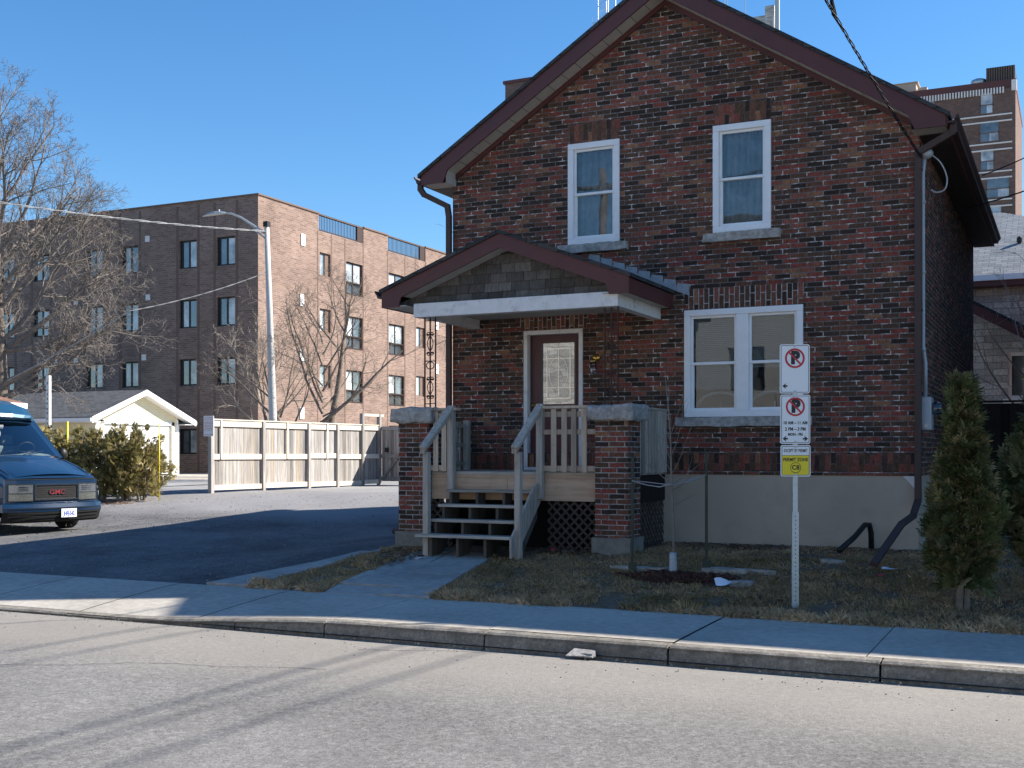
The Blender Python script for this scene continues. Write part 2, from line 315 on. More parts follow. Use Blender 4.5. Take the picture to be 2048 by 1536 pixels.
# ---------------------------------------------------------------- mesh helpers
class MB:
    def __init__(s): s.v = []; s.f = []; s.mi = []; s.r = []; s.cm = 0; s.cr = .5
    def tag(s, r=None, m=None):
        s.cr = random.random() if r is None else r
        if m is not None: s.cm = m
        return s
    def face(s, idx): s.f.append(tuple(idx)); s.mi.append(s.cm); s.r.append(s.cr)
    def poly(s, pts):
        b = len(s.v); s.v += [tuple(p) for p in pts]; s.face(range(b, b+len(pts)))
    def hexa(s, p):   # 8 points: bottom 4 ccw, top 4 ccw
        b = len(s.v); s.v += [tuple(q) for q in p]
        for q in ((3, 2, 1, 0), (4, 5, 6, 7), (0, 1, 5, 4), (1, 2, 6, 5), (2, 3, 7, 6), (3, 0, 4, 7)): s.face([b+i for i in q])
    def box(s, x0, x1, y0, y1, z0, z1):
        s.hexa([(x0, y0, z0), (x1, y0, z0), (x1, y1, z0), (x0, y1, z0), (x0, y0, z1), (x1, y0, z1), (x1, y1, z1), (x0, y1, z1)])
    def bar(s, a, b, w, h, up=(0, 0, 1)):   # board from a to b
        a = Vector(a); b = Vector(b); d = (b-a).normalized(); sd_ = d.cross(Vector(up))
        if sd_.length < 1e-4: sd_ = d.cross(Vector((0, 1, 0)))
        sd_.normalize(); u = sd_.cross(d).normalized(); sd_ *= w/2; u *= h/2
        s.hexa([a-sd_-u, a+sd_-u, b+sd_-u, b-sd_-u, a-sd_+u, a+sd_+u, b+sd_+u, b-sd_+u])
    def tube(s, pts, rad, n=8, cap=True):
        pts = [Vector(p) for p in pts]; k = len(pts)
        if not hasattr(rad, '__len__'): rad = [rad]*k
        b = len(s.v); ref = Vector((0, 0, 1))
        for i, p in enumerate(pts):
            d = (pts[min(i+1, k-1)]-pts[max(i-1, 0)])
            if d.length < 1e-9: d = Vector((0, 0, 1))
            d.normalize()
            if i == 0:
                a = d.cross(ref)
                if a.length < .05: a = d.cross(Vector((1, 0, 0)))
            else:
                a = a-d*a.dot(d)
                if a.length < 1e-6: a = d.cross(Vector((1, 0, 0)))
            a.normalize(); c = d.cross(a)
            for j in range(n):
                t = 2*PI*j/n; q = p+(a*math.cos(t)+c*math.sin(t))*rad[i]; s.v.append((q.x, q.y, q.z))
        for i in range(k-1):
            for j in range(n):
                j2 = (j+1) % n
                s.face((b+i*n+j, b+i*n+j2, b+(i+1)*n+j2, b+(i+1)*n+j))
        if cap:
            s.face([b+j for j in range(n)][::-1]); s.face([b+(k-1)*n+j for j in range(n)])
    def lathe(s, c, prof, n=16, axis='z'):
        b = len(s.v); k = len(prof)
        for r, h in prof:
            for j in range(n):
                t = 2*PI*j/n; x, y, z = r*math.cos(t), r*math.sin(t), h
                if axis == 'y': x, y, z = x, z, y
                if axis == 'x': x, y, z = z, x, y
                s.v.append((c[0]+x, c[1]+y, c[2]+z))
        for i in range(k-1):
            for j in range(n):
                j2 = (j+1) % n; q = (b+i*n+j, b+i*n+j2, b+(i+1)*n+j2, b+(i+1)*n+j)
                s.face(q if axis != 'y' else q[::-1])
        q = [b+j for j in range(n)]; s.face(q[::-1] if axis != 'y' else q)
        q = [b+(k-1)*n+j for j in range(n)]; s.face(q if axis != 'y' else q[::-1])
    def prism(s, pts, d):   # planar polygon pts (ccw seen from the side facing away from d), extruded by vector d
        d = Vector(d); n = len(pts); b = len(s.v)
        s.v += [tuple(p) for p in pts]; s.v += [tuple(Vector(p)+d) for p in pts]
        s.face(range(b, b+n)); s.face(list(range(b+n, b+2*n))[::-1])
        for i in range(n):
            j = (i+1) % n; s.face((b+j, b+i, b+n+i, b+n+j))
    def sphere(s, c, r, nu=12, nv=8, sc=(1, 1, 1)):
        b = len(s.v)
        for i in range(nv+1):
            a = PI*i/nv
            for j in range(nu):
                t = 2*PI*j/nu
                s.v.append((c[0]+r*sc[0]*math.sin(a)*math.cos(t), c[1]+r*sc[1]*math.sin(a)*math.sin(t), c[2]+r*sc[2]*math.cos(a)))
        for i in range(nv):
            for j in range(nu):
                j2 = (j+1) % nu; s.face((b+i*nu+j, b+(i+1)*nu+j, b+(i+1)*nu+j2, b+i*nu+j2))
    def grid(s, fn, nu, nv):
        b = len(s.v)
        for i in range(nu+1):
            for j in range(nv+1): s.v.append(tuple(fn(i/nu, j/nv)))
        for i in range(nu):
            for j in range(nv):
                a = b+i*(nv+1)+j; s.face((a, a+nv+1, a+nv+2, a+1))
    def build(s, name, mat, parent=None, smooth=False, bevel=0, uv=True):
        return link_mesh(name, s.v, s.f, mat, parent, s.mi, s.r, smooth, bevel, uv)

def link_mesh(name, v, f, mat, parent=None, mi=None, rnd=None, smooth=False, bevel=0, uv=True):
    me = bpy.data.meshes.new(name)
    me.from_pydata(v if isinstance(v, list) else v.tolist(), [], f if isinstance(f, list) else f.tolist())
    mats = mat if isinstance(mat, (list, tuple)) else [mat]
    for m in mats: me.materials.append(M[m] if isinstance(m, str) else m)
    if mi is not None and len(mats) > 1: me.polygons.foreach_set('material_index', np.array(mi, np.int32))
    if rnd is not None:
        me.attributes.new('rnd', 'FLOAT', 'FACE').data.foreach_set('value', np.array(rnd, np.float32))
    if smooth: me.polygons.foreach_set('use_smooth', np.ones(len(me.polygons), bool))
    if uv:
        nl = len(me.loops); np_ = len(me.polygons)
        nor = np.zeros(np_*3, np.float32); me.polygons.foreach_get('normal', nor); nor = nor.reshape(-1, 3)
        lt = np.zeros(np_, np.int32); me.polygons.foreach_get('loop_total', lt)
        lv = np.zeros(nl, np.int32); me.loops.foreach_get('vertex_index', lv)
        co = np.zeros(len(me.vertices)*3, np.float32); me.vertices.foreach_get('co', co); co = co.reshape(-1, 3)
        N = np.repeat(nor, lt, 0); P = co[lv]
        T = np.stack([-N[:, 1], N[:, 0], np.zeros(nl)], 1); L = np.linalg.norm(T, axis=1); flat = L < .25
        T[flat] = (1, 0, 0); L[flat] = 1; T /= L[:, None]
        B = np.cross(N, T)
        U = np.stack([(P*T).sum(1), (P*B).sum(1)], 1).astype(np.float32)
        lay = me.uv_layers.new(name='UVMap'); lay.data.foreach_set('uv', U.ravel())
    me.update()
    o = bpy.data.objects.new(name, me); COL.objects.link(o)
    if parent is not None: adopt(o, parent)
    if bevel:
        b = o.modifiers.new('bevel', 'BEVEL'); b.width = bevel; b.segments = 2; b.limit_method = 'ANGLE'; b.angle_limit = R(40)
    return o

def adopt(o, parent):
    o.parent = parent
    if parent.parent is None and parent.type == 'EMPTY': o.matrix_parent_inverse = parent.matrix_basis.inverted()

def thing(name, label, cat, loc=(0, 0, 0), group=None):
    o = bpy.data.objects.new(name, None); COL.objects.link(o); o.location = loc; o.empty_display_size = .2
    return tag(o, label, cat, group)
def tag(o, label, cat, group=None, kind=None):
    o['label'] = label; o['category'] = cat
    if group: o['group'] = group
    if kind: o['kind'] = kind
    return o
def struct(o): o['kind'] = 'structure'; return o
def stuff(o): o['kind'] = 'stuff'; return o

def clip(poly, n, d):   # keep points with n.p <= d (2D)
    out = []
    for i in range(len(poly)):
        a = poly[i]; b = poly[(i+1) % len(poly)]
        da = n[0]*a[0]+n[1]*a[1]-d; db = n[0]*b[0]+n[1]*b[1]-d
        if da <= 0: out.append(a)
        if da*db < 0:
            t = da/(da-db); out.append((a[0]+(b[0]-a[0])*t, a[1]+(b[1]-a[1])*t))
    return out
def wall(mb, x0, x1, z0, z1, holes, to3, depth=0, clips=()):
    """rectangular wall with openings; to3(u, v, d) maps to space (d = depth inwards); the first hole edge faces get reveals"""
    xs = sorted({x0, x1, *[h[0] for h in holes], *[h[1] for h in holes]}); zs = sorted({z0, z1, *[h[2] for h in holes], *[h[3] for h in holes]})
    for i in range(len(xs)-1):
        for j in range(len(zs)-1):
            cx, cz = (xs[i]+xs[i+1])/2, (zs[j]+zs[j+1])/2
            if any(h[0] < cx < h[1] and h[2] < cz < h[3] for h in holes): continue
            p = [(xs[i], zs[j]), (xs[i+1], zs[j]), (xs[i+1], zs[j+1]), (xs[i], zs[j+1])]
            for n, d in clips:
                if len(p) >= 3: p = clip(p, n, d)
            if len(p) >= 3: mb.poly([to3(a, b, 0) for a, b in p])
    if depth:
        for a, b, c, e in holes:
            for (u0, v0), (u1, v1) in (((a, c), (b, c)), ((b, c), (b, e)), ((b, e), (a, e)), ((a, e), (a, c))):
                mb.poly([to3(u0, v0, 0), to3(u1, v1, 0), to3(u1, v1, depth), to3(u0, v0, depth)])
def ring(mb, a, b, c, e, w, y0, y1, to3=None):
    """rectangular frame in the plane (u, v), thickness y0..y1"""
    to3 = to3 or (lambda u, v, d: (u, d, v))
    def bx(u0, u1, v0, v1):
        mb.hexa([to3(u0, v0, y0), to3(u1, v0, y0), to3(u1, v0, y1), to3(u0, v0, y1), to3(u0, v1, y0), to3(u1, v1, y0), to3(u1, v1, y1), to3(u0, v1, y1)])
    bx(a, b, c, c+w); bx(a, b, e-w, e); bx(a, a+w, c+w, e-w); bx(b-w, b, c+w, e-w)
def text(s, size, to3, align='CENTER', bold=0.0, sx=1.0):
    """flat lettering as (verts, faces) mapped by to3(u, v)"""
    cu = bpy.data.curves.new('lettering', 'FONT'); cu.body = s; cu.size = size; cu.align_x = align; cu.align_y = 'CENTER'; cu.offset = bold; cu.resolution_u = 3
    o = bpy.data.objects.new('lettering', cu); COL.objects.link(o)
    dg = bpy.context.evaluated_depsgraph_get(); me = bpy.data.meshes.new_from_object(o.evaluated_get(dg))
    vs = [to3(v.co.x*sx, v.co.y) for v in me.vertices]; fs = [tuple(p.vertices) for p in me.polygons]
    bpy.data.objects.remove(o); bpy.data.curves.remove(cu); bpy.data.meshes.remove(me)
    return vs, fs
def add_vf(mb, vf):
    b = len(mb.v); mb.v += [tuple(p) for p in vf[0]]
    for f in vf[1]: mb.face([b+i for i in f])
def roughen(o, amp, scale, seed=0, cuts=3, sub=None):
    """subdivide and displace a block so it reads as hewn stone"""
    import bmesh
    from mathutils import noise as mn
    bm = bmesh.new(); bm.from_mesh(o.data); bmesh.ops.remove_doubles(bm, verts=bm.verts, dist=1e-5)
    for _ in range(cuts):
        es = [e for e in bm.edges if e.calc_length() > (sub or .06)]
        if es: bmesh.ops.subdivide_edges(bm, edges=es, cuts=1, use_grid_fill=True)
    bmesh.ops.triangulate(bm, faces=[f for f in bm.faces if len(f.verts) > 4])
    for v in bm.verts:
        q = v.co*scale+Vector((seed*7.1, seed*3.3, 0)); d = mn.noise_vector(q)+.5*mn.noise_vector(q*2.3); v.co += d*amp
    bm.to_mesh(o.data); bm.free(); o.data.update()

def pillow(o, r):      # round the outer edges of a block
    V = o.data.vertices; xs = [v.co.x for v in V]; ys = [v.co.y for v in V]; zs = [v.co.z for v in V]
    c = Vector(((min(xs)+max(xs))/2, (min(ys)+max(ys))/2, (min(zs)+max(zs))/2)); h = Vector(((max(xs)-min(xs))/2, (max(ys)-min(ys))/2, (max(zs)-min(zs))/2))
    for v in V:
        d = v.co-c; q = Vector([max(0, abs(d[i])-(h[i]-r)) for i in range(3)]); L = q.length
        if L > r: 
            for i in range(3):
                if q[i] > 0: d[i] = math.copysign((h[i]-r)+q[i]*r/L, d[i])
        v.co = c+d
    for p in o.data.polygons: p.use_smooth = True
def curve(pts, k=8):   # Catmull-Rom
    P = [Vector(p) for p in pts]; P = [2*P[0]-P[1]]+P+[2*P[-1]-P[-2]]; out = []
    for i in range(1, len(P)-2):
        for j in range(k):
            t = j/k; a, b, c, d = P[i-1:i+3]
            out.append(.5*((2*b)+(c-a)*t+(2*a-5*b+4*c-d)*t*t+(3*b-a-3*c+d)*t**3))
    return out+[P[-2]]
# ---------------------------------------------------------------- ground heights
def sm(a, b, t): t = min(1, max(0, (t-a)/(b-a))); return t*t*(3-2*t)
def lawn_z(y):
    if y < -4.7: return 0
    if y < -1.5: return .02+.28*(y+4.7)/3.2
    if y < 0: return .30+.02*(y+1.5)/1.5
    return .32+.02*y
def drive_z(y):
    if y < -4.7: return 0
    if y < 1: return .03*(y+4.7)
    if y < 8: return .171+.057*(y-1)
    return min(.75, .57+.006*(y-8))
def gz(x, y):
    t = sm(-2.6, -.6, x); return drive_z(y)*(1-t)+lawn_z(y)*t
def kerb_top(x): return -.145+.125*sm(-.6, 2.6, x)

# setting
m = MB()
ys = [-600, -80, -20, -15.2, -6.6, -4.7, 1, 8, 38, 160, 900]
for i in range(len(ys)-1):
    for x0, x1 in ((-900, -60), (-60, 40), (40, 900)):
        z0 = (-.2 if ys[i] < -5 else drive_z(ys[i])-.06); z1 = (-.2 if ys[i+1] < -5 else drive_z(ys[i+1])-.06)
        m.poly([(x0, ys[i], z0), (x1, ys[i], z0), (x1, ys[i+1], z1), (x0, ys[i+1], z1)])
struct(m.build('ground', 'farground'))
m = MB(); m.grid(lambda u, v: (-120+240*u, -15.0+8.53*v, -.15+.05*math.sin(PI*v)**1 - .03*sm(.93, 1, v)), 60, 16)
struct(m.build('road', 'road'))
def road_z(y): v = (y+15)/8.53; return -.15+.05*math.sin(PI*v)-.03*sm(.93, 1, v)
m = MB()
for (xa, ya), (xb, yb) in (((.60, -9.35), (1.85, -8.55)), ((2.95, -7.15), (4.05, -6.62)), ((-2.5, -9.2), (.60, -9.35)), ((1.85, -8.55), (3.3, -8.15))):
    n = 26; pts = []
    for i in range(n+1):
        t = i/n; x = xa+(xb-xa)*t+random.uniform(-.012, .012); y = ya+(yb-ya)*t+.05*math.sin(t*7+xa)*math.sin(PI*t)+random.uniform(-.012, .012); pts.append((x, y))
    for (x0, y0), (x1, y1) in zip(pts[:-1], pts[1:]):
        L = math.hypot(x1-x0, y1-y0); px, py = -(y1-y0)/L, (x1-x0)/L; a = random.uniform(.002, .006); b = random.uniform(.002, .006)
        m.tag(); m.poly([(x0-px*a, y0-py*a, road_z(y0)+.004), (x1-px*b, y1-py*b, road_z(y1)+.004), (x1+px*b, y1+py*b, road_z(y1)+.004), (x0+px*a, y0+py*a, road_z(y0)+.004)])
struct(m.build('road_crack', 'joint'))
# kerb segments with dark gaps, rounded nose
def kerb_prof(x):
    t = kerb_top(x); b = -.26
    return [(-6.50, b), (-6.485, t-.045), (-6.47, t-.015), (-6.44, t), (-6.32, t+.004), (-6.315, b)]
m = MB()
for i in range(260):
    x = -1.2+10.5*i/260; d = .004+.022*random.random()**2; z = -.1505
    m.tag(); m.poly([(x, -6.50-d, -.146), (x+.045, -6.50-d*random.uniform(.5, 1), -.146), (x+.045, -6.495, -.139), (x, -6.495, -.139)])
struct(m.build('kerb_foot_strip', 'joint'))  # thin ragged dark strip along the foot of the kerb
m = MB(); xs = [-60, -40, -20, -8, -4]; js = [-4.0, -2.3, -.65, 1.05, 2.12, 3.84, 5.55, 7.25, 8.95, 12.4, 20, 40, 60]
for a, b in zip(xs[:-1], xs[1:]): js.insert(0, a)
js = sorted(set(js))
for a, b in zip(js[:-1], js[1:]):
    n = max(1, min(14, int((b-a)/.12))); jit = random.uniform(-.006, .006) if a > -5 else 0
    ps = [a+.009+(b-a-.018)*i/n for i in range(n+1)]
    prof = [[(x, y+jit+random.uniform(-.003, .003)*(a > -5), z+random.uniform(-.003, .003)*(a > -5 and k in (1, 2))) for k, (y, z) in enumerate(kerb_prof(x))] for x in ps]
    for i in range(n):
        for k in range(5): m.poly([prof[i][k], prof[i+1][k], prof[i+1][k+1], prof[i][k+1]])
    m.poly(prof[0]); m.poly(prof[-1][::-1])
struct(m.build('kerb', 'kerb'))
m = MB()
m.grid(lambda u, v: (-60+120*u, -6.49+1.9*v, (kerb_top(-60+120*u)*(1-v)+.0*v)-.02), 240, 2)
struct(m.build('sidewalk_bed', 'joint'))
m = MB(); jx = [-60, -30, -12, -7.9, -6.2, -4.55, -2.9, -1.2, .45, 2.12, 3.80, 5.55, 7.12, 8.8, 10.5, 14, 24, 60]
for a, b in zip(jx[:-1], jx[1:]):
    n = max(1, int((b-a)/.4)) if b-a < 5 else 4
    dz = random.uniform(-.004, .004)
    m.tag(); m.grid(lambda u, v: (a+.006+(b-a-.012)*u, -6.314+1.6*v, kerb_top(a+(b-a)*u)*(1-v)**1.3+.004+dz), n, 6)
struct(m.build('sidewalk', 'sidewalk'))
# driveway, gravel, and paved lot behind
m = MB()
def drv(u, v):
    x = -45+46*u; y = -4.70+14.7*v
    z = drive_z(y)+.0; t = sm(-2.6, -.6, x); z = z*(1-t)+(lawn_z(y)-.03)*t
    if y > -4.5: z += .012*math.sin(x*2.1+y)*math.sin(y*1.7+.4*x)
    return (x, y, z)
m.grid(drv, 92, 60); struct(m.build('driveway', 'gravel'))
m = MB(); m.grid(lambda u, v: (-70+75*u, 9.9+17*v, drive_z(9.9+17*v)-.01), 8, 12); struct(m.build('parking_lot', 'lot'))
m = MB(); m.grid(lambda u, v: (-26+9*u, 17.5+6.3*v, drive_z(17.5+6.3*v)+.01), 8, 8); struct(m.build('garage_apron', 'pad'))
m = MB(); m.grid(lambda u, v: (-25+9.0*u, 8.5+9*v, drive_z(8.5+9*v)+.008), 6, 8); struct(m.build('side_lane', 'lot'))
# lawn soil with bumps
from mathutils import noise as mno
def bumpy(x, y): return .028*mno.noise(Vector((x*1.6, y*1.6, 0)))+.014*mno.noise(Vector((x*5, y*5, 3)))
def strip_l(y): return -.83+(y+4.7)*.30     # concrete strip beside the drive
def strip_r(y): return -.16+(y+4.7)*.07
def walk_l(y): return .91-(y+4.82)*.125
def walk_r(y): return 2.27-(y+4.75)*.19
def lawn_soil(x0f, x1f, ya, yb, nx, ny, name):
    m = MB()
    def fn(u, v):
        y = ya+(yb-ya)*v; x = x0f(y)+(x1f(y)-x0f(y))*u
        return (x, y, gz(max(x, -.6), y)+bumpy(x, y)*min(1, (y+4.75)*3)-.012)
    m.grid(fn, nx, ny); return struct(m.build(name, 'soil', smooth=True))
lawn_soil(lambda y: walk_r(y)-.05 if y < -2.2 else .1, lambda y: 20, -4.70, 0, 120, 40, 'lawn')
lawn_soil(lambda y: strip_r(y)-.05, lambda y: walk_l(y)+.05 if y < -2.3 else .6, -4.70, -1.2, 16, 30, 'lawn_verge')
lawn_soil(lambda y: 6.75, lambda y: 20, 0, 14, 30, 20, 'side_yard')
# walkway slabs: three rows of two, settled unevenly
m = MB()
rows = [(-4.72, -4.36), (-4.35, -3.55), (-3.54, -2.86), (-2.85, -2.0)]
for i, (ya, yb) in enumerate(rows):
    for side in (0, 1):
        dz = random.uniform(-.01, .012); sp = .5+random.uniform(-.08, .08)
        def X(y, t): return walk_l(y)+(walk_r(y)-walk_l(y))*t
        t0, t1 = (0, sp-.006) if side == 0 else (sp+.006, 1)
        b = [(X(ya+.01, t0), ya+.01), (X(ya+.01, t1), ya+.01), (X(yb-.008, t1), yb-.008), (X(yb-.008, t0), yb-.008)]
        m.hexa([(x, y, gz(x, y)-.06) for x, y in b]+[(x, y, gz(x, y)+.016+dz) for x, y in b])
struct(m.build('walkway', 'slabs', bevel=.006))
m = MB()
for ya, yb in ((-4.69, -4.0), (-3.99, -3.1), (-3.09, -2.2), (-2.19, -.8), (-.79, 1.4)):
    b = [(strip_l(ya), ya), (strip_r(ya), ya), (strip_r(yb), yb), (min(strip_l(yb), strip_r(yb)-.25), yb)]
    m.hexa([(x, y, gz(x, y)-.08) for x, y in b]+[(x, y, gz(max(x, -1.2), y)+.012) for x, y in b])
struct(m.build('concrete_strip', 'slabs', bevel=.006))

# ---------------------------------------------------------------- brick house
H = thing('brick_house', 'two storey dark brown brick gable house with maroon trim and a small front porch', 'house', (3.4, 4.5, .38))
W, D = 6.8, 8.9
SL = .634; APX = 7.885      # slope and frieze apex
front = lambda u, v, d: (u, d, v)
w1 = (1.92, 2.72, 4.62, 6.09); w2 = (4.09, 4.895, 4.62, 6.10); w3 = (3.68, 5.325, 2.085, 3.575); dr = (1.205, 2.15, 1.335, 3.40)
gclip = [((SL, 1), 8.0+SL*3.4), ((-SL, 1), 8.0-SL*3.4)]
m = MB()
wall(m, 0, W, 1.29, 8.0, [w1, w2, w3, dr], front, .11, gclip)
wall(m, 0, D, 1.29, 5.78, [], lambda u, v, d: (W-d, u, v))
wall(m, 0, D, 1.29, 5.78, [], lambda u, v, d: (d, D-u, v))
wall(m, 0, W, 1.29, 8.0, [], lambda u, v, d: (W-u, D-d, v), 0, gclip)
wl_ = m.build('brick_wall', 'brick', H)
m = MB(); m.box(.012, W-.012, .012, D-.012, -.3, 1.29); m.build('foundation', 'found', H)
m = MB(); m.poly([(6.60, .008, 1.288), (6.74, .008, 1.13), (6.76, .008, 1.288)]); m.build('parging_patch', 'white_paint', H)
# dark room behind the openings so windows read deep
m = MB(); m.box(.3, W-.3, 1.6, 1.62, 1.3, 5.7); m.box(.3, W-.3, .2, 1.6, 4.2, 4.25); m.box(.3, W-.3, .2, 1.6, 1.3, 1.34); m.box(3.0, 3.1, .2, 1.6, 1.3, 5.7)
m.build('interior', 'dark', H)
# soldier courses and jack arches, 4 mm proud
m = MB()
def arch(x0, x1, z0, z1, sk): m.prism([(x0, -.005, z0), (x1, -.005, z0), (x1+sk, -.005, z1), (x0-sk, -.005, z1)], (0, .06, 0))
arch(3.71, 5.30, 3.585, 3.87, .06); m.build('jack_arch', 'soldier', H); m = MB(); arch(1.16, 2.20, 3.41, 3.68, .05); m.build('jack_arch', 'soldier', H)
for q in ((1.95, 2.70, 6.10, 6.38, .04), (4.12, 4.88, 6.11, 6.39, .04)): m = MB(); arch(*q); m.build('jack_arch', 'soldier_dark', H)
m = MB(); m.box(.0, W, -.005, .05, 1.35, 1.585)
m.build('soldier_course', 'soldier_dark', H)
# windows
def sash_window(o, mull=None, blind='blind', drop=(1, 1)):
    a, b, c, e = o
    m = MB(); ring(m, a, b, c, e, .085, -.03, .075)
    if mull: m.box(mull-.085, mull+.085, -.026, .072, c+.085, e-.085)
    f = m.build('window', 'white', H, bevel=.006)
    lights = [(a+.085, b-.085)] if not mull else [(a+.085, mull-.085), (mull+.085, b-.085)]
    mid = (c+e)/2 + .0
    s = MB(); g = MB(); bl = MB()
    for i, (p, q) in enumerate(lights):
        ring(s, p, q, mid-.02, e-.085, .035, .012, .05); ring(s, p, q, c+.085, mid+.02, .042, .028, .07)
        g.box(p+.03, q-.03, .034, .038, mid+.01, e-.115); g.box(p+.036, q-.036, .052, .056, c+.12, mid-.015)
        zb = c+.09+(e-c-.2)*(1-drop[i])
        if blind == 'blind':
            z = e-.10
            while z > zb: bl.tag(); bl.bar((p+.02, .115, z), (q-.02, .115, z-.0), .030, .003, (0, .75, .65)); z -= .026
        else:
            def cur(u, v): return (p+.01+(q-p-.02)*u, .13+.02*math.sin(u*34)+.008*math.sin(u*80+v*6), e-.1-(e-c-.19)*v*drop[i])
            bl.grid(cur, 60, 4)
    s.build('sash', 'white', f, bevel=.004); g.build('pane', 'glass', f); bl.build('blind' if blind == 'blind' else 'curtain', blind, f)
    return f
sash_window(w1, None, 'curtain', (1,)); sash_window(w2, None, 'curtain', (1,))
f3 = sash_window(w3, (w3[0]+w3[1])/2, 'blind', (.76, .55))
m = MB()
for cx in (4.13, 4.88):
    m.tube([(cx+.34*math.cos(t), .2, 2.2+.23*math.sin(t)) for t in np.linspace(.05, PI-.05, 14)], .022, 6)
    m.tube([(cx+.40*math.cos(t), .23, 2.16+.12*math.sin(t)) for t in np.linspace(PI+.4, 2*PI-.4, 10)], .016, 6)
    m.tube([(cx, .2, 2.1), (cx+.02, .2, 2.3)], .01, 5)
m.build('arched_headboard', 'blind', f3)
for i, (a, b, c, e) in enumerate(((1.77, 2.85, 4.495, 4.612), (3.96, 5.02, 4.495, 4.612), (3.57, 5.44, 1.955, 2.078))):
    m = MB(); m.box(a, b, -.085, .10, c, e); o = m.build('window_sill', 'stone', H); roughen(o, .016, 9, i, 4, .045)
# door
m = MB(); a, b, c, e = dr; ring(m, a, b, c-.02, e, .062, -.02, .10); m.box(a+.062, b-.062, .0, .10, c, c+.03); fr = m.build('door_frame', 'white_paint', H, bevel=.005)
m = MB(); gx0, gx1, gz0, gz1 = 1.462, 1.985, 2.31, 3.215
wall(m, a+.065, b-.065, c+.03, e-.065, [(gx0, gx1, gz0, gz1)], lambda u, v, d: (u, .085+d, v), .03)
ring(m, gx0-.035, gx1+.035, gz0-.035, gz1+.035, .035, .07, .084)
for p in ((1.36, 1.68), (1.76, 2.05)): ring(m, p[0], p[1], 1.5, 2.12, .03, .075, .0845)
dd = m.build('door', 'door', H)
m = MB(); m.box(gx0+.001, gx1-.001, .098, .102, gz0+.001, gz1-.001); pn = m.build('glass_panel', 'doorglass', dd)
m = MB(); m.box(gx0-.2, gx1+.2, .16, .165, gz0-.2, gz1+.2); m.build('door_curtain', 'curtain', dd)
m = MB()      # leaded came pattern
ring(m, gx0+.07, gx1-.07, gz0+.08, gz1-.08, .012, .092, .0975)
for z in (2.55, 2.98): m.box(gx0+.004, gx1-.004, .093, .0975, z, z+.008)
m.box(1.72, 1.728, .0935, .0975, 2.4, 3.13)
m.tube([(1.724+.15*math.cos(t), .095, 2.765+.24*math.sin(t)) for t in np.linspace(0, 2*PI, 22)], .005, 5)
m.build('lead_came', 'nickel', dd)
m = MB(); m.lathe((1.315, .085, 2.30), [(.032, 0), (.032, -.012), (.012, -.02), (.012, -.03)], 14, 'y'); m.build('deadbolt', 'brass', dd, True)
m = MB(); m.lathe((1.315, .085, 2.16), [(.034, 0), (.03, -.01), (.012, -.02), (.012, -.045), (.03, -.055), (.032, -.07), (.02, -.082)], 14, 'y'); m.build('door_knob', 'nickel', dd, True)
# coach lamp and house number
m = MB(); m.lathe((2.36, -.006, 2.965), [(.055, 0), (.055, -.012), (.03, -.02)], 16, 'y'); m.tube([(2.36, -.02, 2.965), (2.36, -.09, 3.0), (2.36, -.12, 2.97), (2.36, -.12, 2.93)], .009, 8); m.lathe((2.36, -.12, 2.89), [(.05, 0), (.045, .03), (.02, .05)], 14)
wlm = m.build('wall_lamp', 'brass', H, True)
m = MB(); m.lathe((2.36, -.12, 2.73), [(.035, 0), (.045, .02), (.05, .16)], 14); m.build('lamp_shade', 'shade', wlm, True)
m = MB(); m.tag(.5); 
for ch, x in (('1', 2.285), ('3', 2.385), ('2', 2.49)): m = MB(); add_vf(m, text(ch, .13, lambda u, v, x=x: (x+u, -.008, 2.60+v), bold=.004)); m.build('house_number', 'iron', H)
# friezes, rake fascias, soffits, roof
def zr(x, top): return top-SL*abs(x-3.4)
m = MB()
m.prism([(-.0, -.028, zr(0, 7.885)), (3.4, -.028, 7.885), (3.4, -.028, 8.02), (-.0, -.028, zr(0, 8.02))], (0, .03, 0))
m.prism([(3.4, -.028, 7.885), (6.8, -.028, zr(6.8, 7.885)), (6.8, -.028, zr(6.8, 8.02)), (3.4, -.028, 8.02)], (0, .03, 0))
m.build('frieze_board', 'maroon', H)
EX = 3.75; RY = -.36
m = MB()
for s in (-1, 1):
    P = lambda dx, z: (3.4+s*dx, RY, z)
    pts = [P(0, 8.17), P(EX, 8.17-SL*EX), P(EX, 5.655), P(3.38, 5.655), P(3.30, 7.94-SL*3.30), P(0, 7.94)]
    m.prism(pts if s < 0 else pts[::-1], (0, .03, 0))
m.build('rake_fascia', 'maroon', H)
m = MB()
for s in (-1, 1):
    for k in range(16):    # soffit panels with shadow gaps
        d0 = .0+3.36*k/16; d1 = 3.36*(k+1)/16-.006
        q = [(3.4+s*d0, RY+.03, 7.965-SL*d0), (3.4+s*d1, RY+.03, 7.965-SL*d1), (3.4+s*d1, -.002, 7.965-SL*d1), (3.4+s*d0, -.002, 7.965-SL*d0)]
        m.tag(); m.poly(q if s > 0 else q[::-1])
        for z in (.0,): pass
    # boxed end at the eave
    x0, x1 = 3.4+s*3.34, 3.4+s*EX
    m.poly([(x0, RY+.03, 5.66), (x1, RY+.03, 5.66), (x1, -.002, 5.66), (x0, -.002, 5.66)] if s < 0 else [(x1, RY+.03, 5.66), (x0, RY+.03, 5.66), (x0, -.002, 5.66), (x1, -.002, 5.66)])
    m.poly([(x0, RY+.03, 5.66), (x0, -.002, 5.66), (x0, -.002, 7.965-SL*3.34), (x0, RY+.03, 7.965-SL*3.34)])
m.build('rake_soffit', 'soffit', H)
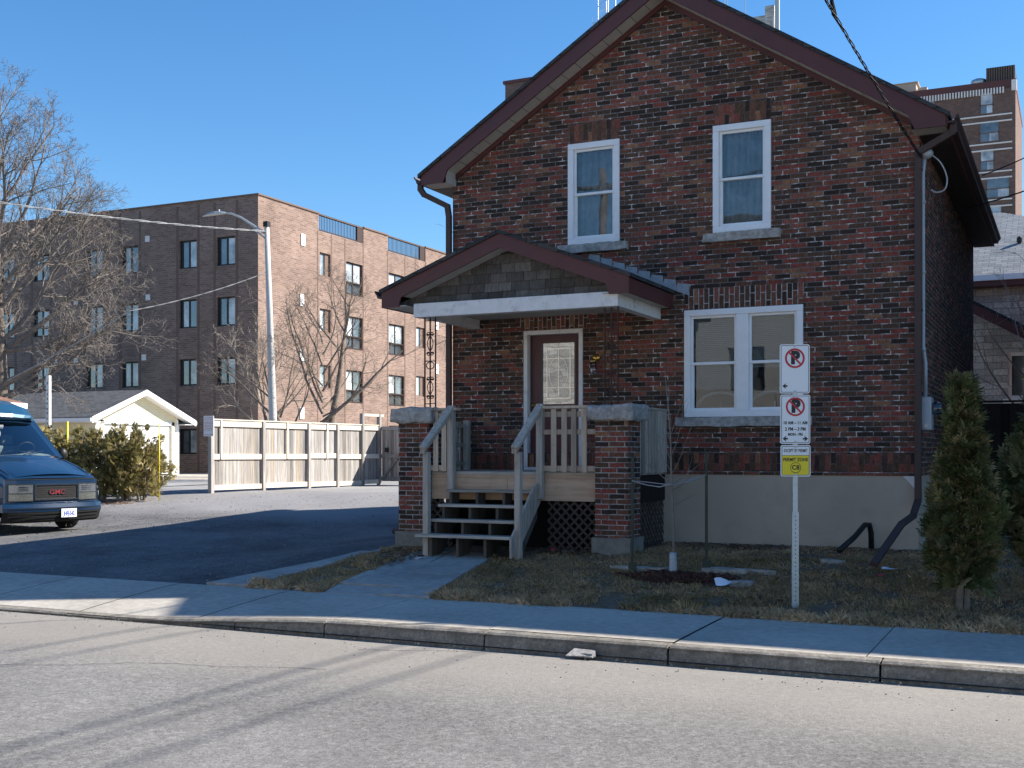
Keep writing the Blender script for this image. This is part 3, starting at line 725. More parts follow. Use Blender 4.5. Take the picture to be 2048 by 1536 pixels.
for s in (-1, 1):
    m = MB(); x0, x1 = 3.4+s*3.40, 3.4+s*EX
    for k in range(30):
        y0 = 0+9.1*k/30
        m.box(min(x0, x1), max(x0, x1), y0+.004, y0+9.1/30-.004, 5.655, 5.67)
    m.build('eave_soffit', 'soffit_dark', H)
    m = MB(); x = 3.4+s*EX; m.box(min(x, x+s*.02), max(x, x+s*.02), RY+.03, 9.15, 5.655, 5.80); m.build('eave_fascia', 'maroon', H)
m = MB()
for s in (-1, 1):
    e = EX+.05
    pts = [(3.4, RY-.03, 8.17), (3.4, RY-.03, 8.225), (3.4+s*e, RY-.03, 8.225-SL*e), (3.4+s*e, RY-.03, 8.17-SL*e)]
    m.prism(pts if s < 0 else pts[::-1], (0, 9.55, 0))
m.build('roof', 'shingle', H)
# gutters (K profile) and downspouts
def gutter(m, x, y0, y1, z, s):
    pr = [(0, 0), (s*.075, 0), (s*.085, .04), (s*.115, .075), (s*.125, .105), (s*.105, .105), (s*.07, .03), (s*.01, .02), (.0, .11)]
    b = [(x+px, y0, z+pz) for px, pz in pr]
    m.prism(b if s > 0 else b[::-1], (0, y1-y0, 0))
m = MB(); gutter(m, 3.4+EX+.022, RY+.02, 9.0, 5.69, 1); m.build('gutter', 'brown_metal', H)
m = MB(); gutter(m, 3.4-EX-.022, RY+.02, 9.0, 5.69, -1); m.build('gutter', 'brown_metal', H)
def pipe_rect(m, pts, w=.085, h=.06, up=(0, 1, 0)):
    for a, b in zip(pts[:-1], pts[1:]):
        d = (Vector(b)-Vector(a)).normalized()*.02; m.bar(Vector(a)-d, Vector(b)+d, w, h, up)
m = MB()
pipe_rect(m, [(7.23, -.24, 5.70), (7.23, -.24, 5.60), (6.79, -.05, 5.43), (6.79, -.05, .98), (6.775, -.45, .80), (6.70, -.95, .72), (6.56, -2.15, .34)], .085, .06, (0, 1, .01))
for z in (5.2, 3.4, 1.6): m.box(6.735, 6.845, -.085, 0.0, z, z+.03)
m.build('downspout', 'brown_metal', H, bevel=.008)
m = MB()
pipe_rect(m, [(-.43, -.24, 5.70), (-.43, -.24, 5.62), (-.38, -.22, 5.54), (-.05, -.08, 5.36), (-.04, -.05, 5.2), (-.04, -.05, .62)], .08, .06, (0, 1, .01))
m.tube([(-.04, -.08, .65), (-.06, -.2, .55), (-.35, -.1, .49), (-.9, .25, .40), (-1.3, .42, .33)], .055, 8)
m.build('downspout', 'brown_metal', H)
# electrical service on the side wall
m = MB(); m.tube([(6.86, .13, 2.2), (6.86, .12, 2.75), (6.835, .10, 2.95), (6.835, .07, 5.18), (6.86, .03, 5.38)], .027, 10)
for z in (2.9, 3.9, 4.8): m.box(6.80, 6.87, .04, .13, z, z+.03)
m.build('conduit', 'conduit', H, True)
m = MB(); m.sphere((6.885, .02, 5.42), .085, 14, 8, (1, 1, .8)); m.build('weatherhead', 'conduit', H, True)
m = MB(); m.tube(curve([(6.93, .03, 5.42), (7.05, .08, 5.30), (7.12, .12, 5.12), (7.10, .12, 4.97), (7.0, .1, 4.93), (6.93, .08, 4.97)]), .011, 8); m.tube(curve([(6.80, -.03, 5.38), (6.82, .0, 5.3), (6.81, .02, 5.1), (6.83, .05, 4.95)]), .008, 6)
m.build('service_loop', 'cable_pale', H, True)
m = MB(); m.box(6.80, 6.94, .06, .30, 1.88, 2.31); mt = m.build('meter_box', 'conduit', H, bevel=.012)
m = MB(); m.lathe((6.94, .18, 2.16), [(.085, 0), (.085, .05), (.07, .11), (.02, .12)], 16, 'x'); m.build('meter', 'shade', mt, True)
m = MB(); m.lathe((6.87, .06, 1.94), [(.03, 0), (.03, -.01)], 12, 'y'); m.build('knockout', 'galv', mt)

# ---- porch
PY = -1.75
pr_ = MB()     # roof
AX, AZ, PS, PE = 1.68, 4.55, .375, 1.86
for s in (-1, 1):
    pts = [(AX, PY-.09, AZ-.035), (AX, PY-.09, AZ+.015), (AX+s*PE, PY-.09, AZ+.015-PS*PE), (AX+s*PE, PY-.09, AZ-.035-PS*PE)]
    pr_.prism(pts if s < 0 else pts[::-1], (0, 1.838, 0))
porch = pr_.build('porch_roof', 'shingle', H)
m = MB()
for s in (-1, 1):
    P = lambda dx, z: (AX+s*dx, PY-.06, z)
    pts = [P(0, AZ-.035), P(PE-.03, AZ-.035-PS*(PE-.03)), P(PE-.03, 3.615), P(PE-.30, 3.615), P(PE-.34, AZ-.23-PS*(PE-.34)), P(0, AZ-.23)]
    m.prism(pts if s < 0 else pts[::-1], (0, .03, 0))
    x = AX+s*(PE-.03); m.box(min(x-.02*(s > 0), x+.02*(s < 0)), max(x, x+.02*(s < 0)), PY-.03, -.006, 3.615, AZ-.04-PS*PE)
m.build('fascia', 'maroon', porch)
m = MB()
for s in (-1, 1):
    q = [(AX, PY-.03, AZ-.225), (AX+s*(PE-.36), PY-.03, AZ-.225-PS*(PE-.36)), (AX+s*(PE-.36), -1.50, AZ-.225-PS*(PE-.36)), (AX, -1.50, AZ-.225)]
    m.poly(q if s > 0 else q[::-1])
    x0, x1 = AX+s*(PE-.40), AX+s*(PE-.05)
    m.box(min(x0, x1), max(x0, x1), PY-.03, -.01, 3.625, 3.64)
m.box(.42, 3.22, -1.58, -.01, 3.60, 3.62)
m.build('porch_ceiling', 'soffit', porch)
m = MB()      # cedar shingled gable
rowz = 3.655; k = 0
while rowz < AZ-.26:
    hw = (AZ-.235-rowz)/PS
    x = AX-hw+.02 - random.uniform(0, .1)
    while x < AX+hw:
        wd = random.uniform(.19, .27); a = max(x, AX-hw); b = min(x+wd-.006, AX+hw)
        if b-a > .02:
            zt = lambda q: min(rowz+.15, AZ-.21-PS*abs(q-AX))
            z0 = rowz-random.uniform(0, .006)
            if zt(a) > z0+.005 or zt(b) > z0+.005:
                m.tag(); y = -1.535
                za, zb = max(z0+.004, zt(a)), max(z0+.004, zt(b))
                m.hexa([(a, y-.028, z0), (b, y-.028, z0), (b, y, z0), (a, y, z0), (a, y-.004, za), (b, y-.004, zb), (b, y, zb), (a, y, za)])
        x += wd
    rowz += .125
m.tag(.2); m.prism([(AX, -1.53, AZ-.2), (AX-1.75, -1.53, 3.64), (AX+1.75, -1.53, 3.64)], (0, .02, 0))
m.build('gable_shingles', 'cedar', porch)
m = MB(); m.box(.33, 3.34, PY, -1.60, 3.465, 3.655); m.box(3.20, 3.335, -1.598, -.006, 3.468, 3.65); m.box(.335, .47, -1.598, -.006, 3.468, 3.65)
m.build('porch_beam', 'white_paint', porch, bevel=.006)
m = MB(); gutter(m, AX-PE+.008, PY-.02, -.02, 3.76, -1); m.build('porch_gutter', 'brown_metal', porch)
m = MB()      # stepped flashing against the wall
for k in range(8):
    x = 2.22+.19*k; z = AZ+.02-PS*(x-AX)
    m.tag(); m.prism([(x, -.008, z-.01), (x+.205, -.008, z-.01-PS*.205), (x+.19, -.008, z+.075), (x+.03, -.008, z+.10)], (0, .009, 0))
m.build('step_flashing', 'flashing', porch)
# masonry piers
for x0, x1, zb, zt, k in ((.09, .56, .30, 2.10, 0), (3.03, 3.48, .34, 2.10, 1)):
    m = MB(); m.box(x0, x1, PY, -1.29, zb, 2.02); p = m.build('porch_pier', 'brick_porch', H)
    m = MB(); m.box(x0-.085, x1+.085, PY-.085, -1.21, 2.005, 2.205); c = m.build('pier_cap', 'stone', p); roughen(c, .03, 5, k+4, 4, .05); pillow(c, .05)
    m = MB(); m.box(x0-.035, x1+.035, PY-.035, -1.25, -.1, .50); c = m.build('pier_base', 'plinth', p); roughen(c, .008, 6, k+8, 3, .1)
# wrought iron columns
def scroll(m, x, z, r, s, y):
    pts = []
    for t in np.linspace(0, 3.2*PI, 26):
        rr = r*(1-t/(3.6*PI)); pts.append((x+s*rr*math.cos(t)-s*r, y, z+rr*math.sin(t)))
    m.tube(pts, .006, 5)
for xa, xb in ((.46, .63), (3.13, 3.31)):
    m = MB(); y = -1.66; xm = (xa+xb)/2
    for x in (xa, xm, xb): m.bar((x, y, 2.2), (x, y, 3.47), .016, .016, (0, 1, 0))
    for z in (2.27, 2.86, 3.42): m.bar((xa, y, z), (xb, y, z), .012, .012)
    for z in (2.42, 3.02):
        pass
    for z0, fl in ((2.36, 1), (2.62, -1), (2.96, 1), (3.24, -1)):
        for s in (1, -1):
            m.tube([(xm+s*(.03+.028*math.cos(t)*(1-t/14)), y, z0+.028*fl*math.sin(t)*(1-t/14)) for t in np.linspace(0, 9, 22)], .0065, 5)
    for z0, z1 in ((2.39, 2.6), (2.99, 3.22)):
        m.tube([(xm+.045*math.sin(t), y, z0+(z1-z0)*t/PI) for t in np.linspace(0, PI, 10)], .0065, 5)
        m.tube([(xm-.045*math.sin(t), y, z0+(z1-z0)*t/PI) for t in np.linspace(0, PI, 10)], .0065, 5)
    m.tube([(xm+.06*math.cos(t), y, 2.80+.05*math.sin(t)) for t in np.linspace(0, 2*PI, 18)], .007, 5)
    m.build('porch_column', 'iron', H)
# deck, lattice, railings
m = MB()
for k in range(15):
    y = -1.64+.11*k; m.tag(); m.box(.12, 3.42, y, min(y+.104, -.01), 1.295, 1.335+random.uniform(-.002, .002))
deck = m.build('porch_deck', 'wood_x', H)
m = MB(); m.tag(.45); m.box(.56, 1.72, -1.645, -1.605, .955, 1.245); m.tag(.6); m.box(1.726, 3.03, -1.645, -1.605, .955, 1.245)
m.tag(.3); m.box(.56, 3.03, -1.635, -1.605, 1.247, 1.293); m.build('rim_board', 'newwood', deck)
m = MB(); m.tag(.1); m.box(3.365, 3.40, -1.28, -.02, .93, 1.29); m.build('side_rim_board', 'darkwood', deck)
def lattice(m, x0, x1, z0, z1, to3, pitch=.125, wd=.042):
    n = int((x1-x0+z1-z0)/pitch)+2
    for s in (0, 1):
        for k in range(n):
            c = k*pitch; d = .004 if s else -.004
            poly = [(-9, -9), (9, -9), (9, 9), (-9, 9)]
            if s == 0: a = ((1, 1), x0+z0+c+wd); b = ((-1, -1), -(x0+z0+c))
            else: a = ((1, -1), x0-z1+c+wd); b = ((-1, 1), -(x0-z1+c))
            for q in (a, b, ((1, 0), x1), ((-1, 0), -x0), ((0, 1), z1), ((0, -1), -z0)):
                if len(poly) >= 3: poly = clip(poly, *q)
            if len(poly) >= 3:
                m.tag(); m.prism([to3(u, v, d-.004) for u, v in poly], Vector(to3(0, 0, d+.004))-Vector(to3(0, 0, d-.004)))
m = MB(); lattice(m, 2.30, 3.03, .30, .955, lambda u, v, d: (u, -1.60+d, v)); m.build('lattice', 'lattice', deck); m = MB(); lattice(m, .56, .86, .30, .955, lambda u, v, d: (u, -1.60+d, v))
m.build('lattice', 'lattice', deck)
m = MB(); lattice(m, -1.28, -.02, .33, .93, lambda u, v, d: (3.375-d, u, v)); m.build('side_lattice', 'lattice', deck)
m = MB(); m.box(.6, 3.3, -1.2, -1.18, .2, 1.28); m.build('crawl_shade', 'dark', deck)  # near-black sheet standing in for the shade under the deck
def picket(m, x, y, z0, z1, w=.075, t=.022): m.tag(); m.box(x-w/2, x+w/2, y-t/2, y+t/2, z0+random.uniform(-.004, .004), z1+random.uniform(-.006, .004))
m = MB()
for x in (2.43, 2.58, 2.715, 2.86): picket(m, x, -1.705, 1.335, 2.165)
m.tag(.4); m.box(2.25, 3.02, -1.692, -1.655, 2.06, 2.13); m.tag(.5); m.box(2.25, 3.02, -1.692, -1.655, 1.83, 1.895); m.tag(.4); m.box(2.25, 3.02, -1.692, -1.655, 1.345, 1.42)
m.tag(.7); m.box(2.17, 3.03, -1.74, -1.62, 2.168, 2.205); m.build('front_railing', 'picketwood', H, bevel=.004)
m = MB()
for x in (.66, .79): picket(m, x, -1.705, 1.335, 2.165)
m.box(.56, .86, -1.692, -1.655, 2.06, 2.13); m.box(.56, .86, -1.692, -1.655, 1.345, 1.42); m.tag(.6); m.box(.56, 1.0, -1.74, -1.62, 2.168, 2.205)
m.build('front_railing', 'picketwood', H, bevel=.004)
m = MB()
for k in range(9): y = -1.2+.135*k; m.tag(); m.box(3.425, 3.447, y-.045, y+.045, 1.32, 2.165)
m.tag(.4); m.box(3.385, 3.424, -1.28, -.02, 2.06, 2.13); m.box(3.385, 3.424, -1.28, -.02, 1.40, 1.46); m.tag(.5); m.box(3.38, 3.46, -1.28, -.02, 2.168, 2.20)
m.build('side_railing', 'wood', H, bevel=.003)
m = MB()
for k in range(8): y = -1.17+.15*k; m.tag(); m.box(.19, .212, y-.04, y+.04, 1.32, 2.05)
m.tag(.3); 
for z in (1.40, 1.68, 1.96): m.box(.213, .252, -1.28, -.02, z, z+.065)
m.tag(.6); m.box(.255, .34, -.14, -.06, 1.335, 2.08)
m.build('side_railing', 'wood', H, bevel=.003)
# steps
SY = [(-1.90, 1.095), (-2.10, .905), (-2.31, .715), (-2.52, .525)]
m = MB()
for i, (x0, x1) in enumerate(((.93, 2.21), (.91, 2.20), (.90, 2.19), (.80, 2.185))):
    y, z = SY[i]; m.tag(); m.box(x0, x1, y, y+.13, z-.038, z); m.tag(); m.box(x0, x1, y+.135, y+.262, z-.038, z-.001)
st = m.build('porch_steps', 'wood_x', H, bevel=.004)
m = MB()
for x in (.98, 1.38, 1.78, 2.15):
    pts = [(-1.65, .90), (-1.65, 1.057)]
    for y, z in SY:
        pts += [(y+.03, z-.038), (y+.03, z-.038-.19)]
    pts = [(-1.65, .72), (-1.65, 1.057), (-1.87, 1.057), (-1.87, .867), (-2.07, .867), (-2.07, .677), (-2.28, .677), (-2.28, .487), (-2.42, .487), (-2.42, .20), (-2.20, .20)]
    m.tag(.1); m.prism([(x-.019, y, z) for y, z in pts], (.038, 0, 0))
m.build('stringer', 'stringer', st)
m = MB(); m.tag(.6); m.prism([(2.192, y, z) for y, z in [(-1.65, .95), (-1.65, 1.25), (-1.92, 1.09), (-2.55, .50), (-2.55, .26), (-2.38, .30)]], (.03, 0, 0))
m.build('outer_stringer', 'wood', st)
for x, bow in ((.90, .02), (2.235, -.02)):
    m = MB(); m.tag(.65); m.box(x-.045, x+.045, -1.745, -1.655, .98, 2.235); m.tag(.75); m.box(x-.04, x+.04, -2.42, -2.335, .2, 1.60)
    m.tag(.6); m.prism([(x-.05-.01, -2.46, 1.575), (x-.06, -2.46, 1.665), (x-.05, -1.72, 2.20), (x-.05, -1.72, 2.11)][::-1], (.075, 0, 0)); m.tag(.8)
    m.bar((x, -2.49, 1.655), (x, -1.70, 2.225), .10, .035)
    m.build('handrail', 'wood', st, bevel=.005)
# slack black drain hose by the wall
m = MB(); m.tube([(6.22, -.10, .30), (6.22, -.12, .55), (6.205, -.16, .66), (6.16, -.24, .66), (6.08, -.55, .52), (5.97, -1.0, .38)], .036, 10)
tag(m.build('drain_hose', 'black', None, True), 'bent black drain hose leaning on the pale foundation wall', 'hose')

# ---------------------------------------------------------------- street sign
CX = Vector((math.cos(YAW), math.sin(YAW), 0))     # direction along the sign face
def sign_post():
    bx, by = 6.10, -4.14; zb = gz(bx, by)
    T = thing('parking_sign', 'three stacked parking sign plates on a galvanised perforated post at the lawn edge', 'road sign', (bx, by, zb))
    nrm = Vector((CX.y, -CX.x, 0))
    def P(u, z, d=0): q = Vector((bx, by, 0))+CX*u+nrm*d; return (q.x, q.y, z)
    def bxs(m, u0, u1, d0, d1, z0, z1): m.hexa([P(u0, z0, d0), P(u1, z0, d0), P(u1, z0, d1), P(u0, z0, d1), P(u0, z1, d0), P(u1, z1, d0), P(u1, z1, d1), P(u0, z1, d1)])
    m = MB(); bxs(m, -.020, .020, .012, .014, zb-.3, 1.0); bxs(m, -.033, -.020, -.02, .014, zb-.3, 1.0); bxs(m, .020, .033, -.02, .014, zb-.3, 1.0)
    bxs(m, -.018, .018, .004, .006, .8, 2.66); bxs(m, -.024, -.018, -.016, .006, .8, 2.66); bxs(m, .018, .024, -.016, .006, .8, 2.66)
    post = m.build('post', 'galv', T)
    m = MB(); z = zb+.06
    while z < .98: 
        m = MB(); m.prism([P(.006*math.cos(t), z+.006*math.sin(t), .0155) for t in np.linspace(0, 2*PI, 8, False)], tuple(nrm*-.001)); z += .0415; m.build('post_hole', 'blacksign', post)
    def rrect(w, h, r, zc, n=6, uc=0.0):
        pts = []
        for cx, cz, a0 in ((w-r, h-r, 0), (-w+r, h-r, PI/2), (-w+r, -h+r, PI), (w-r, -h+r, 3*PI/2)):
            for k in range(n+1):
                a = a0+PI/2*k/n; pts.append((uc+cx+r*math.cos(a), zc+cz+r*math.sin(a)))
        return pts
    def slab(m, pts, d0, d1): m.prism([P(u, z, d1) for u, z in pts], tuple(nrm*(d0-d1)))
    def ringp(m, outer, inner, d):
        n = len(outer)
        for i in range(n):
            j = (i+1) % n
            m.poly([P(*outer[i], d), P(*outer[j], d), P(*inner[j], d), P(*inner[i], d)])
    def noparking(zc, uc, pl, rr=.098):
        m = MB(); a = [(uc+rr*math.cos(t), zc+rr*math.sin(t)) for t in np.linspace(0, 2*PI, 40, False)]; b = [(uc+rr*.8*math.cos(t), zc+rr*.8*math.sin(t)) for t in np.linspace(0, 2*PI, 40, False)]
        ringp(m, a, b, .0215)
        c, s = math.cos(R(-45)), math.sin(R(-45)); q = [(-rr*.83, -.0085), (rr*.83, -.0085), (rr*.83, .0085), (-rr*.83, .0085)]
        m.poly([P(uc+x*c-y*s, zc+x*s+y*c, .0216) for x, y in q]); m.build('prohibition_ring', 'redsign', pl)
        m = MB(); add_vf(m, text('P', .165, lambda u, v: P(uc+.003+u, zc+v, .0205), bold=.012, sx=.95)); m.build('parking_letter', 'blacksign', pl)
    def arrow(m, uc, zc, s):
        q = [(-.026, 0), (.012, .030), (.004, .008), (.026, .008), (.026, -.008), (.004, -.008), (.012, -.030)]
        pts = [P(uc+s*x, zc+y, .0205) for x, y in q]
        # split concave outline into convex pieces
        for idx in ((0, 1, 2), (0, 5, 6), (0, 2, 5), (2, 3, 4, 5)):
            f = [pts[i] for i in idx]; m.poly(f)
    for k, (zc, h, uc, lab) in enumerate(((2.417, .243, -.008, 'white no parking plate with one left arrow'), (1.918, .243, -.003, 'white no parking plate with hours and two arrows'), (1.508, .155, 0, 'white and yellow permit zone plate'))):
        m = MB(); slab(m, rrect(.148, h, .022, zc, uc=uc), .010, .019); pl = m.build('sign_plate', 'whitesign', T); pl['label'] = lab
        m = MB(); ringp(m, rrect(.138, h-.010, .016, zc, uc=uc), rrect(.133, h-.015, .012, zc, uc=uc), .0203); m.build('border_line', 'blacksign', pl)
        if k < 2: noparking(zc+.105+(.0 if k == 0 else .02), uc, pl, .098 if k == 0 else .094)
        m = MB()
        if k == 0: arrow(m, uc-.098, zc-.17, 1)
        if k == 1:
            for s, z, sz in (('10 AM – 11 AM', zc-.036, .043), ('2 PM – 3 PM', zc-.098, .046), ('MON - FRI', zc-.150, .037)): add_vf(m, text(s, sz, lambda u, v: P(uc+u, z+v, .0205), bold=.0016, sx=.86))
            arrow(m, uc-.100, zc-.192, 1); arrow(m, uc+.100, zc-.192, -1)
        if k == 2:
            add_vf(m, text('EXCEPT BY PERMIT', .044, lambda u, v: P(uc+u, zc+.099+v, .0205), bold=.0008, sx=.63))
            add_vf(m, text('PERMIT ZONE', .047, lambda u, v: P(uc+u, zc+.010+v, .0215), bold=.0012, sx=.84)); add_vf(m, text('C8', .062, lambda u, v: P(uc+u, zc-.068+v, .0215), bold=.002))
            ringp(m, [(uc+.053*math.cos(t), zc-.068+.053*math.sin(t)) for t in np.linspace(0, 2*PI, 30, False)], [(uc+.048*math.cos(t), zc-.068+.048*math.sin(t)) for t in np.linspace(0, 2*PI, 30, False)], .0215)
            y = MB(); 
            pts = [p for p in rrect(.132, h-.016, .012, zc, uc=uc) if p[1] < zc]
            pts = [(uc-.132, zc+.052)]+[p for p in pts if p[0] < uc]+[p for p in pts if p[0] >= uc]+[(uc+.132, zc+.052)]
            y.poly([P(u, z, .0199) for u, z in pts]); y.build('yellow_field', 'yellowsign', pl)
            m.box(0, 0, 0, 0, 0, 0) if False else None
            m.poly([P(uc-.133, zc+.052, .0206), P(uc+.133, zc+.052, .0206), P(uc+.133, zc+.056, .0206), P(uc-.133, zc+.056, .0206)])
        m.build('lettering', 'blacksign', pl)
        for z in (zc+h-.02, zc-h+.02):
                b = MB(); q = Vector(P(uc, z, .021)); b.prism([tuple(q+CX*.011*math.cos(t)+Vector((0, 0, .011*math.sin(t)))+nrm*.006) for t in np.linspace(0, 2*PI, 8, False)], tuple(nrm*-.006))
                b.build('bolt', 'galv', pl)
sign_post()

# ---------------------------------------------------------------- plants
def grow(mb, p, d, L, r, lev, spec, twig=None):
    """recursive branching; spec = list per level of (segments, wobble, children, spread lo, hi, length ratio, lift)"""
    seg, wob, kids, lo, hi, ratio, lift = spec[lev]
    pts = [Vector(p)]; rad = [r]; d = Vector(d).normalized(); dirs = [d]
    for i in range(seg):
        d = (d+Vector((random.gauss(0, wob), random.gauss(0, wob), random.gauss(0, wob)+lift))).normalized()
        pts.append(pts[-1]+d*(L/seg)); rad.append(r*(1-.72*(i+1)/seg) if lev < len(spec)-1 else r*(1-.5*(i+1)/seg)); dirs.append(d)
    mb.tag(); mb.tube(pts, rad, 7 if r > .05 else (5 if r > .018 else 3), cap=False)
    if lev+1 >= len(spec): return
    n = kids if isinstance(kids, int) else random.randint(*kids)
    ga = random.uniform(0, 6.28)
    for k in range(n):
        t = (.28+.72*(k+random.random()*.8)/n) if lev > 0 else (.32+.68*(k+random.random()*.7)/n)
        t = min(t, .99); i = min(int(t*seg), seg-1); q = pts[i].lerp(pts[i+1], t*seg-i)
        ga += 2.4+random.uniform(-.5, .5); a = random.uniform(lo, hi)
        base = dirs[i]; px = base.cross(Vector((0, 0, 1)))
        if px.length < .05: px = base.cross(Vector((1, 0, 0)))
        px.normalize(); py = base.cross(px)
        nd = base*math.cos(a)+(px*math.cos(ga)+py*math.sin(ga))*math.sin(a)
        rr = max(rad[i]*random.uniform(.45, .65), spec_min[0])
        grow(mb, q, nd, L*ratio*random.uniform(.7, 1.15)*(1.1-.45*t), rr, lev+1, spec)
spec_min = [.006]
def bare_tree(name, label, cat, base, h, r, spec, lean=(0, 0, 1), mat='bark', minr=.006, trunkfrac=1.0):
    spec_min[0] = minr
    T = thing(name, label, cat, base)
    tr = MB(); cr = MB()
    # trunk first, then limbs as the crown
    seg = 8; pts = [Vector(base)-Vector((0, 0, .15))]; rad = [r*1.25]; d = Vector(lean).normalized(); dirs = [d]
    for i in range(seg):
        d = (d+Vector((random.gauss(0, .05), random.gauss(0, .05), .05))).normalized()
        pts.append(pts[-1]+d*h*trunkfrac/seg); rad.append(r*(1-.82*(i+1)/seg)); dirs.append(d)
    tr.tube(pts, rad, 9); tr.build('trunk', mat, T, True)
    return T, cr, pts, rad, dirs
def limbs(cr, pts, rad, dirs, n, t0, lo, hi, L, spec, taper=.5, sector=None):
    seg = len(pts)-1; ga = random.uniform(0, 6)
    for k in range(n):
        t = t0+(1-t0)*(k+.5*random.random())/n; i = min(int(t*seg), seg-1); q = pts[i].lerp(pts[i+1], t*seg-i)
        ga += 2.4+random.uniform(-.4, .4); g = ga if sector is None else random.uniform(*sector)
        a = lo+(hi-lo)*(1-t)/(1-t0+1e-6)+random.uniform(-.12, .12)
        nd = Vector((math.cos(g)*math.sin(a), math.sin(g)*math.sin(a), math.cos(a)))
        grow(cr, q, nd, L*(1-taper*(t-t0)/(1-t0))*random.uniform(.8, 1.1), max(rad[i]*.55, spec_min[0]), 0, spec)

def foliage(name, mat, parent, n, sample, size, upbias=.4, flat=.55):
    """n small leaf sprays (two crossed slim quads would be heavy; one bent quad each)"""
    C = np.array([sample() for _ in range(n)])       # x y z outward(3)
    c = C[:, :3]; o = C[:, 3:6]+rng.normal(0, .55, (n, 3)); o[:, 2] += upbias; o /= np.linalg.norm(o, axis=1)[:, None]
    s = rng.normal(0, 1, (n, 3)); s -= o*(s*o).sum(1)[:, None]; s /= np.linalg.norm(s, axis=1)[:, None]
    ln = size*rng.uniform(.6, 1.5, n)[:, None]; wd = ln*flat*rng.uniform(.5, 1, n)[:, None]
    nn = np.cross(o, s)
    a = c-s*wd*.25; b = c+s*wd*.25; m1 = c+o*ln*.55+s*wd*.5+nn*ln*.12; m0 = c+o*ln*.55-s*wd*.5+nn*ln*.12; tip = c+o*ln
    V = np.stack([a, b, m1, tip, m0], 1).reshape(-1, 3); F = np.arange(n*5).reshape(-1, 5)
    return link_mesh(name, V, F, mat, parent, None, rng.random(n), uv=False)

def sprays(name, mat, parent, n, sample, size, k=9, tilt=.5):
    """n flat feathery fans; each has a tapering spine and k side leaflets lying in one plane"""
    C = np.array([sample() for _ in range(n)]); c = C[:, :3]
    o = C[:, 3:6]+rng.normal(0, .42, (n, 3)); o[:, 2] += rng.normal(tilt, .45, n); o /= np.linalg.norm(o, axis=1)[:, None]
    s = rng.normal(0, 1, (n, 3)); s -= o*(s*o).sum(1)[:, None]; s /= np.linalg.norm(s, axis=1)[:, None]; nn = np.cross(o, s)
    L = size*rng.uniform(.6, 1.45, n)[:, None]; VV = []; RR = []; base = rng.random(n)
    for j in range(k):
        t = (j+.6)/k; sgn = 1 if j % 2 else -1
        if j == k-1: sgn = 0
        p = c+o*L*t*.75+nn*L*(.10*t*t); d = o*(.75 if sgn else 1)+s*sgn*.8+nn*rng.normal(0, .12, (n, 1)); d /= np.linalg.norm(d, axis=1)[:, None]
        q = np.cross(nn, d); ln = L*(.62-.36*t)*rng.uniform(.8, 1.2, (n, 1)); wd = ln*.17
        VV.append(np.stack([p-q*wd*.4, p+d*ln*.5-q*wd, p+d*ln-nn*ln*.12, p+d*ln*.5+q*wd, p+q*wd*.4], 1)); RR.append(np.clip(base+rng.normal(0, .1, n), 0, 1))
    V = np.concatenate(VV, 0).reshape(-1, 3); F = np.arange(len(V)).reshape(-1, 5)
    return link_mesh(name, V, F, mat, parent, None, np.concatenate(RR), uv=False)

def thuja(x, y, h, rmax, n, label, seed, skew=0):
    random.seed(seed); z0 = gz(x, y)
    T = thing('arborvitae', label, 'shrub', (x, y, z0), 'arborvitae shrubs beside the house')
    m = MB()
    for k in range(4):
        a = k*1.7+random.random(); rr = random.uniform(.02, .06); tt = random.uniform(.018, .03); m.tag(); m.tube(curve([(x+rr*math.cos(a), y+rr*math.sin(a), z0-.1), (x+rr*1.1*math.cos(a+.3), y+rr*1.1*math.sin(a+.3), z0+.18), (x+rr*1.8*math.cos(a+.2), y+rr*1.8*math.sin(a), z0+.45), (x+.06*math.cos(a), y+.06*math.sin(a), z0+h*.5), (x+.02, y, z0+h*.85)], 4), list(np.linspace(tt*1.3, .007, 17)), 6)
    for k in range(60):
        a = random.uniform(0, 6.3); t = random.uniform(.1, .9); rr = rmax*.8*math.sin(PI*min(1, (t*.9+.18)))**.8
        m.tag(); m.tube([(x, y, z0+h*t*.9), (x+rr*.5*math.cos(a), y+rr*.5*math.sin(a), z0+h*t+.06), (x+rr*math.cos(a), y+rr*math.sin(a), z0+h*t+.2)], [.009, .006, .003], 4)
    m.build('trunk', 'bark', T)
    def prof(t):      # radius along the height
        if t < .12: return .50+.5*t/.12
        if t < .42: return 1.0
        return max(.05, (1-((t-.42)/.58)**.78*.93))
    lumps = [(random.uniform(0, 6.28), random.uniform(.1, .95), random.uniform(.7, 1.18)) for _ in range(46)]
    def samp():
        while True:
            t = random.random()**.9*1.0; a = random.uniform(0, 2*PI); k = random.random()**.45
            if random.random() < prof(t)+.1: break
        f = 1.0
        for la, lt, lf in lumps:
            d = min(abs(a-la), 6.283-abs(a-la))/.5; e = (t-lt)/.09
            f += (lf-1)*math.exp(-d*d-e*e)
        r = rmax*prof(t)*f*k*(1+.16*math.sin(4*a+11*t)+.10*math.sin(9*a-23*t)); sk = skew*rmax*math.sin(PI*t)
        return (x+sk+r*math.cos(a), y+r*math.sin(a), z0+.16*h*.6+t*h*.91, math.cos(a), math.sin(a), .7)
    sprays('foliage', 'thuja', T, n//5, samp, .15, 9, .35)
    return T
thuja(7.63, -3.86, 2.16, .265, 17000, 'tall narrow dark green arborvitae with bare lower stems at the house corner', 3, .05)
thuja(8.44, -3.0, 2.72, .46, 17000, 'dark green arborvitae cut off by the right edge of the view', 5)

